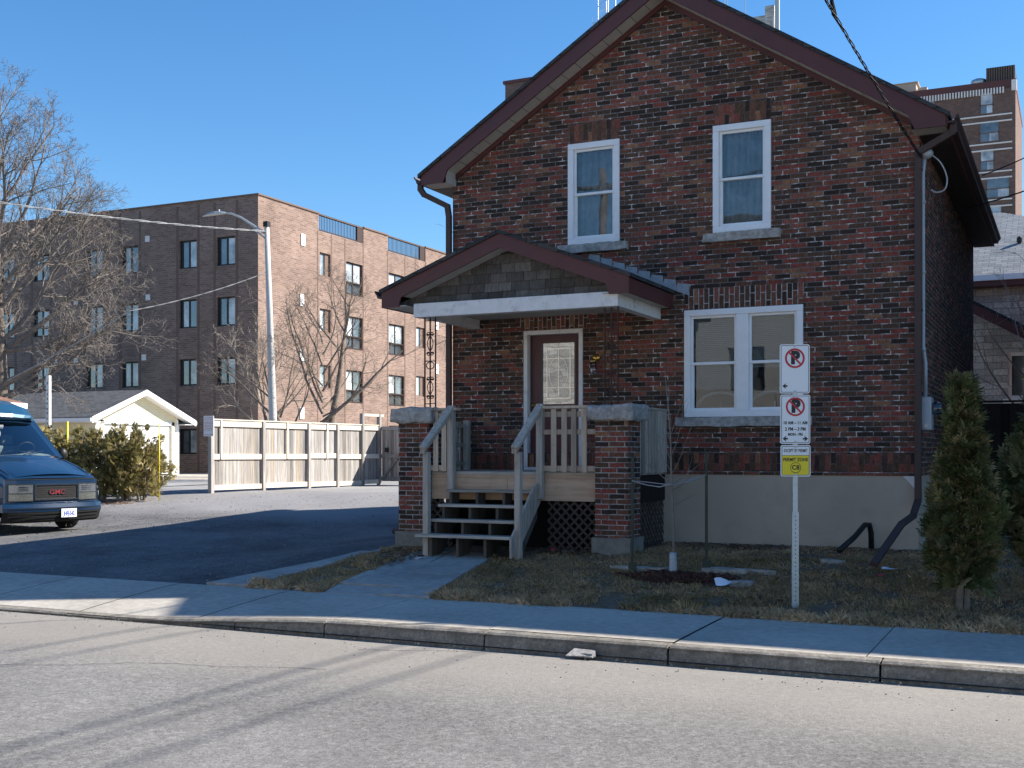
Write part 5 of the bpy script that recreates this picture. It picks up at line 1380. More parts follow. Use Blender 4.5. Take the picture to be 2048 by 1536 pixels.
# ---------------------------------------------------------------- garage
GG = thing('garage', 'cream sided detached garage with white overhead door and charcoal gable roof', 'garage', (-26, 21, .7))
gx, ga_, gb_, gp = -26.0, 18.62, 23.28, 21.0
m = MB(); ez = 2.92; sl_ = .40
wall(m, ga_, gb_, .5, 4.4, [(19.05, 22.88, .4, 2.76)], lambda u, v, d: (gx-d, u, v), .1, [((sl_, 1), 4.0+sl_*gp), ((-sl_, 1), 4.0-sl_*gp)])
m.poly([(gx, ga_, .5), (gx, ga_, 3.05), (-38, ga_, 3.05), (-38, ga_, .5)]); m.poly([(gx, gb_, .5), (-38, gb_, .5), (-38, gb_, 3.05), (gx, gb_, 3.05)])
m.build('siding', 'siding', GG)
m = MB()
for k in range(4): z = .72+.51*k; m.box(gx-.10, gx-.07, 19.06, 22.87, z, z+.50)
m.build('overhead_door', 'white', GG)
m = MB(); m.box(gx-.02, gx+.03, 22.90, 23.05, .7, 2.9); m.box(gx-.02, gx+.03, 18.88, 19.03, .7, 2.9); m.box(gx-.02, gx+.03, 18.88, 23.05, 2.76, 2.9); m.box(gx-.03, gx+.02, 18.60, 18.72, .6, 3.0); m.box(gx-.03, gx+.02, 23.18, 23.3, .6, 3.0); m.build('door_trim', 'white', GG)
m = MB()
for s in (-1, 1):
    pts = [(gx+.40, gp, 4.15), (gx+.40, gp, 4.19), (gx+.40, gp+s*2.98, 4.19-sl_*2.98), (gx+.40, gp+s*2.98, 4.15-sl_*2.98)]
    m.prism(pts if s > 0 else pts[::-1], (-12.6, 0, 0))
m.build('roof', 'shingle_garage', GG)
m = MB()
for s in (-1, 1):
    pts = [(gx+.42, gp, 3.98), (gx+.42, gp, 4.185), (gx+.42, gp+s*2.97, 4.185-sl_*2.97), (gx+.42, gp+s*2.97, 3.98-sl_*2.97-.04)]
    m.prism(pts if s > 0 else pts[::-1], (-.03, 0, 0))
    m.poly([(gx+.39, gp, 3.99), (gx+.39, gp+s*2.9, 3.99-sl_*2.9), (gx, gp+s*2.9, 3.99-sl_*2.9), (gx, gp, 3.99)])
    y = gp+s*2.95; m.box(-38, gx+.4, min(y, y+s*.09), max(y, y+s*.09), 2.82, 2.96)
    m.box(-38, gx+.39, min(gp+s*2.3, gp+s*2.94), max(gp+s*2.3, gp+s*2.94), 2.80, 2.82)
m.build('fascia', 'white', GG)
m = MB(); m.tube([(gx-.02, 23.34, .7), (gx-.02, 23.34, 2.8)], .035, 8); m.build('downspout', 'white', GG)

# ---------------------------------------------------------------- four storey apartment building
AP = thing('apartment_building', 'four storey brown brick apartment building behind the garage and fence', 'building', (-24.63, 27, .7))
ax, ay, at = -24.63, 27.0, 13.25
cols = [(-26.99, -25.93), (-29.2, -28.16), (-32.75, -31.71), (-35.04, -33.97), (-38.61, -37.52), (-41.0, -39.95), (-44.5, -43.45), (-46.9, -45.85), (-50.4, -49.3), (-52.7, -51.6)]
rowsf = [(10.2, 11.52), (7.42, 8.76), (4.74, 5.98), (1.55, 2.73)]
sidew = [(31.8, 32.72, 0), (34.1, 35.62, 1), (38.2, 39.8, 1), (41.1, 42.05, 0), (46.5, 47.4, 0), (48.8, 50.3, 1), (53.0, 54.5, 1)]
def sh(z, k): return z
fh = [(a, b, z0, z1) for a, b in cols for z0, z1 in rowsf]
shl = [(a, b, (9.65 if k else 10.28)-2.745*i, (11.31 if k else 11.42)-2.745*i) for a, b, k in sidew for i in range(4)]
notch = [(31.72, 35.70, 12.45, 13.23), (38.1, 42.1, 12.45, 13.23)]
m = MB()
wall(m, -58, ax, .2, at, fh, lambda u, v, d: (u, ay+d, v), .16)
wall(m, ay, 66, .2, at, shl+notch, lambda u, v, d: (ax-d, u, v), .16)
m.tag(m=0)
for y0, y1 in ((ay, 31.72), (35.70, 38.1), (42.1, 66)): m.poly([(ax-.3, y0, 12.3), (ax-.3, y0, at), (ax-.3, y1, at), (ax-.3, y1, 12.3)])
m.poly([(-58, ay, .2), (-58, ay, at), (-58, 66, at), (-58, 66, .2)])
m.tag(m=1)
for a, b in cols:
    for x in (a-.17, b+.05): m.box(x, x+.12, ay-.012, ay+.02, .7, at-.12)
for y in (31.62, 32.8, 34.0, 35.68, 38.06, 39.88, 41.0, 42.15, 46.4, 50.4): m.box(ax-.02, ax+.012, y-.04, y+.04, .7, 12.42 if 31.6 < y < 42 else at-.1)
m.tag(m=2); m.box(-58, ax-.301, ay+.3, 66, 12.0, 12.3)
apw = m.build('brick_wall', ['apt', 'apt_dark', 'dark'], AP)
m = MB()
m.box(-58.1, ax+.06, ay-.06, ay+.3, at, at+.07)
for y0, y1 in ((ay+.3, 31.72), (35.70, 38.1), (42.1, 66)): m.box(ax-.34, ax+.06, y0, y1, at, at+.07)
m.build('parapet_cap', 'apt_dark', AP)
random.seed(9)
for a, b, z0, z1 in fh:
    if a < -48: continue
    m = MB(); ring(m, a, b, z0, z1, .075, .10, .16, lambda u, v, d: (u, ay+d, v)); c = (a+b)/2+.02; m.box(c-.05, c+.05, ay+.105, ay+.158, z0+.075, z1-.075)
    m.box(a+.0, a+.16, ay+.11, ay+.15, z0+.075, z1-.075)
    f = m.build('window', 'black', AP)
    kind = random.random()
    g = MB(); g.tag(m=0 if kind > .35 else 1); g.box(a+.16, c-.05, ay+.135, ay+.145, z0+.075, z1-.075); g.tag(m=1 if kind > .2 else 0)
    g.box(c+.05, b-.075, ay+.125, ay+.135, z0+.075, z1-.075); g.build('pane', ['aptglass', 'aptglass_pale'], f)
sidef = lambda u, v, d: (ax-d, u, v)
for a, b, z0, z1 in shl:
    if a > 44: continue
    m = MB(); ring(m, a, b, z0, z1, .06, .08, .16, sidef); big = b-a > 1.2
    zm = z0+.62 if big else z0
    if big: m.box(ax-.15, ax-.06, a+.06, b-.06, zm-.05, zm+.05); m.box(ax-.14, ax-.09, (a+b)/2-.03, (a+b)/2+.03, z0, z1)
    else: m.box(ax-.15, ax-.10, b-.36, b-.06, z0+.06, z1-.06)
    f = m.build('window', 'apt_dark' if not big else 'iron', AP)
    g = MB(); mid = (a+b)/2
    g.tag(m=1); g.box(ax-.14, ax-.13, a+.06, mid-.02, zm, z1-.06); g.tag(m=0 if random.random() < .75 else 1); g.box(ax-.14, ax-.13, mid+.02, b-.06, zm, z1-.06)
    if big: g.tag(m=0); g.box(ax-.14, ax-.13, a+.06, b-.06, z0+.06, zm-.05)
    g.build('pane', ['aptglass', 'aptglass_pale'], f)
    if big:
        m = MB(); m.box(ax-.02, ax+.03, a, b, zm-.02, zm+.02); m.box(ax-.02, ax+.03, a, b, z0+.02, z0+.06)
        y = a+.05
        while y < b: m.box(ax-.0, ax+.014, y-.008, y+.008, z0+.05, zm); y += .1
        m.build('window_guard', 'iron', f)
for (y0, y1, z0, z1) in notch:
    m = MB(); m.box(ax-.10, ax-.04, y0, y1, z1-.03, z1+.07); m.box(ax-.10, ax-.04, y0, y1, z0+.04, z0+.08)
    y = y0+.06
    while y < y1: m.box(ax-.085, ax-.06, y-.011, y+.011, z0+.06, z1); y += .135
    m.box(ax-.12, ax-.02, y1-.55, y1-.02, z0+.02, z1)
    m.build('roof_railing', 'iron', AP)
for x, z in ((-31.12, 11.77), (-35.7, 9.03), (-31.09, 8.99), (-37.08, 6.2), (-35.7, 6.2), (-31.34, 6.15)):
    m = MB(); ring(m, x-.13, x+.13, z-.14, z+.14, .05, -.03, .02, lambda u, v, d: (u, ay+d, v)); m.box(x-.08, x+.08, ay-.012, ay+.01, z-.09, z+.09); m.build('wall_vent', 'white_paint', AP)
for y, z in ((30.38, 11.77), (30.3, 8.89), (30.3, 6.27), (43.43, 9.0), (43.43, 6.46), (30.3, 3.5)):
    m = MB(); m.box(ax, ax+.05, y-.15, y+.15, z-.28, z+.28); m.lathe((ax+.05, y, z), [(.07, 0), (.06, .05), (.0, .06)], 10, 'x'); m.build('wall_light', 'white', AP)
m = MB(); m.box(-25.42, -25.22, ay-.04, ay, 2.0, 2.25); m.build('meter_cover', 'conduit', AP)

# ---------------------------------------------------------------- street lamp
lx, ly = -16.03, 16.70
LT = thing('street_lamp', 'concrete street lamp pole with curved arm and cobra head lamp behind the fence', 'street lamp', (lx, ly, .6))
m = MB(); m.tube([(lx+.04, ly, .4), (lx, ly, 3.0), (lx-.10, ly-.03, 6.2), (lx-.20, ly-.06, 9.32)], [.155, .135, .105, .08], 20); m.build('pole', 'concretepole', LT, True)
m = MB(); m.tube([(lx-.20, ly-.06, 9.05), (lx-.55, ly-.22, 9.30), (lx-1.0, ly-.42, 9.62), (lx-1.3, ly-.55, 9.76), (lx-1.55, ly-.66, 9.79)], [.05, .045, .04, .035, .03], 10); m.tube([(lx-.19, ly-.06, 8.85), (lx-.62, ly-.25, 9.25)], .03, 8); m.build('arm', 'galv', LT, True)
m = MB(); d = Vector((-.92, -.39, 0)); s_ = Vector((.39, -.92, 0)); o = Vector((lx-1.5, ly-.64, 9.77)); sec = []
for t, w_, h_, dz in ((0, .05, .05, 0), (.12, .10, .07, .0), (.35, .15, .09, -.02), (.6, .13, .06, -.06), (.78, .03, .02, -.10)):
    sec.append([o+d*t+s_*(w_*math.cos(a))+Vector((0, 0, dz+h_*math.sin(a)*(1 if math.sin(a) > 0 else .5))) for a in np.linspace(0, 2*PI, 12, False)])
for a, b in zip(sec[:-1], sec[1:]):
    for i in range(12): j = (i+1) % 12; m.poly([a[i], a[j], b[j], b[i]])
m.poly(sec[0][::-1]); m.poly(sec[-1]); hd = m.build('lamp_head', 'galv', LT, True)
m = MB(); m.lathe(tuple(o+d*.22+Vector((0, 0, .07))), [(.035, 0), (.035, .06), (.0, .07)], 10); m.build('photocell', 'conduit', hd)
m = MB(); m.box(lx-.29, lx-.11, ly-.15, ly+.03, 9.3, 9.48); m.build('pole_cap', 'cable', LT)

# ---------------------------------------------------------------- bare trees
random.seed(42)
SP2 = [(6, .10, (4, 6), .45, .95, .62, .05), (5, .13, (4, 6), .45, 1.0, .60, .04), (4, .15, (3, 4), .5, 1.0, .6, .03), (3, .18, 0, .5, 1, .5, .02)]
SPbig = [(7, .10, (6, 8), .4, .9, .52, .06), (6, .13, (5, 6), .4, .95, .55, .05), (5, .15, (4, 6), .4, .9, .6, .05), (4, .16, (2, 3), .4, .9, .65, .04), (2, .2, 0, .5, 1, .5, 0)]
T, cr, pts, rad, dirs = bare_tree('bare_tree', 'large leafless tree with a dense twiggy crown at the left edge', 'tree', (-28.9, 16.7, .6), 12.6, .34, None, minr=.007)
limbs(cr, pts, rad, dirs, 22, .26, .3, 1.3, 5.2, SPbig, .34)
for zi, up, L in ((2, .55, 6.0), (3, .7, 6.2), (3, .9, 6.0), (4, .8, 5.6), (4, 1.1, 5.4), (5, .9, 4.8), (5, 1.3, 4.8), (2, .9, 6.0)):
    g = random.uniform(-.1, .9); grow(cr, pts[zi].lerp(pts[zi+1], random.random()), (math.cos(g), math.sin(g), up), L, .085, 0, SPbig)
# low drooping limbs on the right side
spec_d = [(7, .10, (7, 8), .4, .95, .5, -.01), (6, .15, (5, 7), .4, 1.0, .55, .0), (5, .17, (4, 5), .45, 1.0, .6, .0), (3, .18, (1, 2), .5, 1.0, .6, .0), (2, .2, 0, .5, 1, .5, 0)]
for k in range(3):
    i = random.choice((2, 3, 3)); g = random.uniform(-.9, .9); grow(cr, pts[i].lerp(pts[i+1], random.random()), (math.cos(g), math.sin(g), random.uniform(-.05, .35)), random.uniform(3.2, 4.6), .07, 0, spec_d)
cr.build('crown', 'bark_mid', T, uv=False)
random.seed(8)
T, cr, pts, rad, dirs = bare_tree('bare_tree', 'leafless tree with V shaped limbs behind the middle of the fence', 'tree', (-15.65, 19.1, .6), 6.8, .17, None, minr=.005)
spec_min[0] = .0055
for z, dx, dy, dz, L, r in ((2.7, .62, .30, .75, 3.9, .075), (3.0, -.55, -.25, 1.0, 4.0, .055), (3.4, -.5, -.25, 1.1, 3.6, .05), (3.8, .5, .25, .95, 2.9, .045), (4.4, .4, .2, 1.0, 2.6, .04), (4.7, -.35, -.2, 1.1, 2.4, .035), (5.1, .35, .3, .9, 2.2, .035), (5.5, -.3, .2, 1.1, 1.8, .03), (3.2, .2, .8, .8, 2.6, .04), (3.6, .1, -.8, .8, 2.4, .04), (4.0, -.65, -.3, .8, 2.4, .035), (2.9, .7, .3, .40, 2.7, .035)):
    grow(cr, (-15.65, 19.1, z), (dx, dy, dz), L, r, 0, SP2)
limbs(cr, pts, rad, dirs, 6, .7, .25, .7, 2.2, SP2, .4)
cr.build('crown', 'bark', T, uv=False)
random.seed(15)
T, cr, pts, rad, dirs = bare_tree('bare_tree', 'slim forked leafless tree between the lamp pole and the larger fence tree', 'tree', (-15.6, 17.85, .6), 4.2, .10, None, lean=(-.35, -.25, 1), minr=.006)
spec_min[0] = .006
for z, dx, dy, dz, L, r in ((2.2, .35, .2, 1.0, 2.6, .05), (2.7, -.8, -.4, .8, 3.0, .05), (3.1, .5, .3, 1.0, 2.4, .04), (3.5, -.5, -.3, 1.0, 2.6, .04)):
    q = pts[0].lerp(pts[-1], (z-.45)/4.4); grow(cr, q, (dx, dy, dz), L, r, 0, SP2)
limbs(cr, pts, rad, dirs, 5, .6, .3, .7, 2.0, SP2, .4); cr.build('crown', 'bark', T, uv=False)
random.seed(16)
T, cr, pts, rad, dirs = bare_tree('bare_tree', 'thin leafless tree leaning left behind the lamp pole', 'tree', (-16.9, 18.4, .6), 4.6, .11, None, lean=(-.25, -.1, 1), minr=.006)
spec_min[0] = .006; limbs(cr, pts, rad, dirs, 8, .38, .3, .9, 2.8, SP2, .4); cr.build('crown', 'bark_pale', T, uv=False)
random.seed(19)
T, cr, pts, rad, dirs = bare_tree('bare_tree', 'leafless treetop showing above the left roof slope of the brick house', 'tree', (-10.6, 27, .7), 11.5, .22, None, minr=.007)
spec_min[0] = .007; limbs(cr, pts, rad, dirs, 10, .45, .25, .9, 5.0, SP2, .5); cr.build('crown', 'bark', T, uv=False)
random.seed(23)
T, cr, pts, rad, dirs = bare_tree('bare_tree', 'small pale leafless tree before the white stone house at the right edge', 'tree', (7.42, 11.0, .45), 4.6, .07, None, lean=(.02, 0, 1), mat='bark_pale', minr=.006)
spec_min[0] = .006; SP3 = [(6, .12, (3, 4), .4, .9, .55, .05), (4, .15, (2, 3), .5, 1.0, .55, .04), (3, .15, 0, .5, 1, .5, .03)]
limbs(cr, pts, rad, dirs, 13, .36, .4, 1.05, 2.2, SP3, .35); cr.build('crown', 'bark_pale', T, uv=False)

# ---------------------------------------------------------------- bungalow corner with dish at the far left
BG = thing('bungalow', 'brick bungalow with brown hip roof and white eaves behind the van', 'house', (-23, 8.0, .5))
bx0, bx1, by0, by1 = -32, -22.4, 3.2, 11.1
m = MB(); m.box(bx0, bx1, by0, by1, .3, 3.0); m.build('wall', 'apt', BG)
m = MB(); m.box(bx0-.5, bx1+.5, by0-.5, by1+.5, 3.02, 3.20); m.build('eave', 'white', BG)
m = MB(); c = [(bx0-.45, by0-.45, 3.21), (bx1+.45, by0-.45, 3.21), (bx1+.45, by1+.45, 3.21), (bx0-.45, by1+.45, 3.21)]; r0, r1 = (-28.0, 7.15, 4.9), (-26.2, 7.15, 4.9)
m.poly([c[0], c[1], r1, r0]); m.poly([c[1], c[2], r1]); m.poly([c[2], c[3], r0, r1]); m.poly([c[3], c[0], r0]); m.build('roof', 'shingle_brown', BG)
m = MB(); m.box(bx1-.02, bx1+.03, 8.2, 9.2, 1.4, 2.6); m.build('window', 'aptglass', BG)
DS = thing('satellite_dish', 'grey satellite dish on the corner of the bungalow roof', 'satellite dish', (-22.2, 10.2, 3.2))
m = MB(); c0 = Vector((-22.0, 10.2, 3.98)); nd = Vector((.45, -.75, .35)).normalized(); a1 = nd.cross(Vector((0, 0, 1))).normalized(); a2 = nd.cross(a1); rr = []
for r, dd_ in ((.0, -.08), (.15, -.065), (.26, -.03), (.32, 0), (.325, -.012)): rr.append([c0+nd*dd_+a1*(r*math.cos(t)*.86)+a2*(r*math.sin(t)) for t in np.linspace(0, 2*PI, 24, False)])
for a, b in zip(rr[:-1], rr[1:]):
    for i in range(24): j = (i+1) % 24; m.poly([a[i], a[j], b[j], b[i]])
ds = m.build('dish', 'conduit', DS, True)
m = MB(); m.tube([(-22.3, 10.5, 3.25), (-22.1, 10.35, 3.75), tuple(c0-nd*.05)], .025, 8); m.build('mast', 'galv', DS)
m = MB(); m.tube([tuple(c0-a2*-.3), tuple(c0+nd*.36+Vector((.0, 0, -.18)))], .014, 6); q = c0+nd*.36+Vector((0, 0, -.16)); m.sphere(tuple(q), .05, 8, 6); m.build('feed_arm', 'galv', DS)

# ---------------------------------------------------------------- tall blocks far behind
TW = thing('apartment_tower', 'tall brown brick apartment tower with white floor bands beyond the right eave', 'building', (3.4, 108, .7))
ty, tx0, tx1, tz = 108, -28, 3.40, 37.2
m = MB(); m.box(tx0, tx1, ty, ty+16, .5, tz); m.build('brick_wall', 'tower', TW)
m = MB()
for k in range(13):
    z = 34.55-2.76*k
    m.box(tx0, tx1-.3, ty-.10, ty-.0, z, z+.13); m.box(tx0, tx1-.3, ty-.10, ty-.0, z-.62, z-.49)
m.build('floor_band', 'white_paint', TW)
m = MB(); m.box(tx0-.2, tx1+.05, ty-.16, ty+16, tz, tz+.72); m.build('roof_fascia', 'maroon', TW)
m = MB(); x = tx0
while x < tx1-.9: m.box(x, x+.14, ty-.22, ty-.162, tz-.55, tz+.05); x += .27
m.build('balustrade', 'white_paint', TW); m = MB(); m.box(tx1-.35, tx1+.12, ty-.3, ty+.3, tz-.4, tz+.6); m.build('corner_cap', 'white_paint', TW)
for k, (a, b) in enumerate(((.2, 1.42), (.15, 1.95), (.2, 1.5), (.75, 2.9), (1.0, 2.2), (.2, 1.5), (.2, 1.9), (.2, 1.5), (.2, 1.5))):
    z1 = 36.95-2.76*k; z0 = z1-2.15
    for dx in ((0, -5.4, -10.8, -16.2) if k < 3 else (0,)):
        m = MB(); ring(m, a+dx, b+dx, z0, z1, .09, -.05, .05, lambda u, v, d: (u, ty+d, v)); m.box(a+dx, b+dx, ty-.05, ty+.02, z0+.85, z0+.95); f = m.build('window', 'apt_dark', TW)
        g = MB(); g.tag(m=1 if k % 2 == 0 else 0); g.box(a+dx+.09, b+dx-.09, ty-.03, ty+.0, z0+.95, z1-.09); g.tag(m=0); g.box(a+dx+.09, (a+b)/2+dx, ty-.03, ty-.0, z0+.09, z0+.85); g.tag(m=1); g.box((a+b)/2+dx, b+dx-.09, ty-.031, ty-.0, z0+.09, z0+.85); g.build('pane', ['aptglass', 'aptglass_pale'], f)
m = MB(); z0 = 26.4-.0; m.box(.1, 3.0, ty-.5, ty-.4, 24.0, 24.9); m.build('balcony_guard', 'apt_dark', TW)
m = MB(); x = .2
while x < 2.9: m.box(x, x+.1, ty-.55, ty-.505, 24.1, 24.8); x += .24
m.build('balcony_bar', 'white_paint', TW)
m = MB(); m.box(.72, 3.32, ty+.5, ty+7, tz+.72, tz+2.25); m.build('penthouse', 'black', TW)
m = MB(); x = .75
while x < 3.3: m.box(x, x+.1, ty+.44, ty+.5, tz+.75, tz+2.2); x += .22
m.build('penthouse_rib', 'apt_dark', TW)
m = MB(); m.lathe((.0, ty+1.2, tz+.7), [(.75, 0), (.75, .45), (.7, .65), (.4, .78), (0, .8)], 18); m.build('roof_fan', 'galv', TW, True)
m = MB(); m.box(-8.2, -5.9, ty+1, ty+5, tz+.7, tz+1.9); m.box(-5.8, -4.9, ty+1.5, ty+4, tz+.7, tz+1.5); m.box(-8.4, -5.7, ty+.9, ty+5.1, tz+1.9, tz+2.0); m.build('roof_unit', 'siding_tan', TW)
MB2 = thing('apartment_slab', 'flat roofed brown tower mostly hidden behind the gable of the brick house', 'building', (-30, 95, .7))
m = MB(); m.box(-45.3, -16.8, 95, 109, .5, 40.3); m.build('brick_wall', 'tower', MB2)
m = MB(); m.box(-45.5, -16.6, 94.85, 109.2, 40.3, 40.62); m.build('roof_fascia', 'maroon', MB2)
m = MB(); 
for k in range(12): m.box(-45.2, -17, 94.88, 94.995, 37.2-2.8*k, 37.35-2.8*k)
m.build('floor_band', 'white_paint', MB2)
for k in range(10):
    for x in (-43, -38, -33, -28, -23, -19.6):
        z = 37.6-2.8*k; m = MB(); ring(m, x, x+1.6, z, z+1.6, .09, 94.9, 95.02); f = m.build('window', 'apt_dark', MB2); m = MB(); m.box(x+.09, x+1.51, 94.95, 94.97, z+.09, z+1.51); m.build('pane', 'aptglass' if (k*7+int(x)) % 3 else 'aptglass_pale', f)
m = MB(); m.box(-22, -18.2, 97, 103, 40.6, 43.9); m.box(-18.3, -17.4, 96.6, 97.6, 40.6, 44.6); m.build('penthouse', 'whitebrick', MB2)
m = MB()
for x, z1, w_ in ((-22.2, 46.5, .04), (-21.9, 47.5, .03), (-16.95, 47.5, .05), (-20.2, 45.3, .04)): m.tube([(x, 96.3, 40.6), (x, 96.3, z1)], w_, 6)
m.box(-17.25, -16.85, 96.2, 96.5, 41.6, 47); m.tube([(-17.5, 96.4, 41.5), (-17.45, 96.4, 43.4)], .06, 6); m.build('panel_antenna', 'conduit', MB2)
m = MB(); px, py = -35.1, 97
tri = [(px-.55, py), (px+.55, py), (px, py+.9)]
for x, y in tri: m.tube([(x, y, 40.5), (x, y, 60)], .05, 5)
z = 40.6
while z < 60:
    for i in range(3): (xa, ya), (xb, yb) = tri[i], tri[(i+1) % 3]; m.tube([(xa, ya, z), (xb, yb, z+.7)], .025, 4); m.tube([(xb, yb, z+.7), (xa, ya, z+1.4)], .025, 4)
    z += 1.4
m.tube([(px+1.35, py, 42), (px+1.35, py, 52)], .05, 5); m.tube([(px+.5, py, 45.2), (px+1.4, py, 45.2)], .05, 5)
for z in (43.9, 45.9): m.tube([(px-.55, py, z), (px-1.2, py, z+.1)], .03, 4); m.tube([(px-1.2, py, z-.3), (px-1.2, py, z+.6)], .03, 4)
m.build('lattice_mast', 'galv', MB2)

# ---------------------------------------------------------------- white stone house on the right, and its yard fence
WH = thing('stone_house', 'pale stone block house with grey hip roof at the right edge', 'house', (7, 18, .5))
m = MB(); wall(m, .6, 12.4, .2, 5.95, [(7.06, 8.4, 2.96, 4.15)], lambda u, v, d: (u, 16.5+d, v), .2)
m.poly([(.6, 16.5, .2), (.6, 16.5, 5.95), (.6, 24, 5.95), (.6, 24, .2)][::-1]); m.poly([(12.4, 16.5, .2), (12.4, 24, .2), (12.4, 24, 5.95), (12.4, 16.5, 5.95)]); m.build('stone_wall', 'whitebrick', WH)
m = MB(); c = [(0, 16, 6.06), (13, 16, 6.06), (13, 24.5, 6.06), (0, 24.5, 6.06)]; r0, r1 = (6.1, 20.2, 8.42), (6.7, 20.2, 8.42)
m.poly([c[0], c[1], r1, r0]); m.poly([c[1], c[2], r1]); m.poly([c[2], c[3], r0, r1]); m.poly([c[3], c[0], r0]); m.build('roof', 'shingle_grey', WH)
m = MB(); m.box(0, 13, 15.93, 16.0, 5.93, 6.07); m.build('eave_gutter', 'white', WH)
m = MB(); m.box(0, 13, 16.0, 16.49, 5.80, 5.93); m.build('soffit', 'maroon', WH)
m = MB(); ring(m, 7.06, 8.4, 2.96, 4.15, .09, 16.55, 16.62); m.box(6.95, 8.5, 16.40, 16.52, 2.82, 2.96); wn_ = m.build('window', 'white', WH)
m = MB(); m.box(7.15, 8.31, 16.60, 16.61, 3.05, 4.06); m.build('pane', 'aptglass', wn_)
m = MB()
pts = [(4.9, 13.9, 6.0), (4.9, 13.9, 6.08), (8.6, 13.9, 3.95), (8.6, 13.9, 3.87)]; m.prism(pts[::-1] if False else pts, (0, 2.58, 0)); pr2 = m.build('porch_roof', 'shingle', WH)
m = MB(); m.prism([(4.9, 13.87, 5.76), (4.9, 13.87, 6.0), (8.6, 13.87, 3.87), (8.6, 13.87, 3.63)], (0, .03, 0)); m.build('fascia', 'maroon', pr2)
m = MB(); m.lathe((7.28, 17.9, 6.95), [(.05, 0), (.05, .2), (.07, .22), (.07, .32), (.03, .36)], 10); m.build('roof_vent', 'black', WH)
DF = thing('yard_fence', 'dark stained board fence between the brick house and the stone house', 'fence', (8, 5, .4))
m = MB(); x = 7.22
while x < 8.75: m.tag(); m.box(x, x+.14, 5.0, 5.022, .3, 2.40); x += .1405
m.build('board_panel', 'darkwood', DF)
m = MB()
for x in (7.17, 8.85): m.tag(); m.box(x-.05, x+.05, 4.96, 5.06, .2, 2.42)
m.tag(); m.box(7.15, 8.92, 4.95, 5.06, 2.42, 2.45); m.build('post', 'darkwood', DF)
m = MB(); m.box(7.02, 7.09, 6.2, 6.25, .9, 1.75); tag(m.build('white_pipe', 'white', None), 'short white pipe beside the dark fence end', 'pipe')

KS, KC = math.sin(SUN_AZ)/math.tan(SUN_EL), math.cos(SUN_AZ)/math.tan(SUN_EL)
# ---------------------------------------------------------------- unseen buildings added to shade the yard, bounce light and show in the glass
NB = thing('shade_block', 'unseen flat roofed brick block added to shade the yard', 'building', (18, 8, .3))
nh = (9.75+.62)/KS; nx, ny = 9.75, -6.20+nh*KC  # added block, sized so its shadow edge falls along the kerb
m = MB(); outl = [(nx+.75, ny), (28, ny), (28, 13.5), (nx-.75, 13.5), (nx-.75, ny+1.9)]
for i in range(5):
    a, b = outl[i], outl[(i+1) % 5]; m.poly([(*a, -.2), (*b, -.2), (*b, nh), (*a, nh)])
m.poly([(*p, nh) for p in outl]); m.build('brick_wall', 'tower', NB)
for x in (13, 16.5, 20, 23.5):
    for z in (1.4, 4.4):
        m = MB(); ring(m, x, x+1.3, z, z+1.6, .08, ny-.04, ny+.03); f = m.build('window', 'white', NB); m = MB(); m.box(x+.08, x+1.22, ny-.02, ny-.005, z+.08, z+1.52); m.build('pane', 'aptglass', f)
for k, (x0, x1, y1, hgt, mat, lab) in enumerate(((-19, -6.4, -21.5, 6.8, 'whitebrick', 'unseen pale stone house added across the street'), (-5.0, 11, -21.5, 7.5, 'slate_siding', 'unseen grey house added across the street'), (-34, -22.5, -21.5, 7.5, 'stucco', 'unseen cream stucco house added across the street'))):
    XH = thing('added_street_house', lab, 'house', ((x0+x1)/2, y1-4, -.2))  # added house, wall tone set for bounce light and window reflections
    m = MB(); hol = []
    x = x0+1
    while x < x1-1.5:
        hol += [(x, x+1.1, .8, 2.3), (x, x+1.1, 3.6, 5.0)] if not (k == 0 and -11.8 < x0+x1-x-.5 < -6.9) else []; x += 2.6
    wall(m, x0, x1, -.3, hgt, hol, lambda u, v, d: (x0+x1-u, y1-d, v), .12)
    m.poly([(x0, y1, -.3), (x0, y1, hgt), (x0, y1-8, hgt), (x0, y1-8, -.3)]); m.poly([(x1, y1, -.3), (x1, y1-8, -.3), (x1, y1-8, hgt), (x1, y1, hgt)]); m.poly([(x0, y1-8, -.3), (x0, y1-8, hgt), (x1, y1-8, hgt), (x1, y1-8, -.3)])
    m.build('wall', mat, XH)
    m = MB()
    c = [(x0-.4, y1+.4), (x1+.4, y1+.4), (x1+.4, y1-8.4), (x0-.4, y1-8.4)]; ym = y1-4
    m.poly([(*c[0], hgt), (*c[1], hgt), (x1-2, ym, hgt+2.6), (x0+2, ym, hgt+2.6)][::-1]); m.poly([(*c[1], hgt), (*c[2], hgt), (x1-2, ym, hgt+2.6)][::-1]); m.poly([(*c[2], hgt), (*c[3], hgt), (x0+2, ym, hgt+2.6), (x1-2, ym, hgt+2.6)][::-1]); m.poly([(*c[3], hgt), (*c[0], hgt), (x0+2, ym, hgt+2.6)][::-1]); m.build('roof', 'shingle', XH)
    m = MB()
    for a, b, z0, z1 in hol: m.box(x0+x1-b, x0+x1-a, y1-.12, y1-.10, z0, z1)
    m.build('window', 'aptglass', XH)
m = MB(); m.tube([(-3.9, -16.4, -.3), (-3.95, -16.4, 10)], [.16, .11], 12); m.bar((-5, -16.4, 9.4), (-2.9, -16.4, 9.4), .1, .12)
tag(m.build('utility_pole', 'bark', None, True), 'wooden utility pole across the street', 'utility pole')

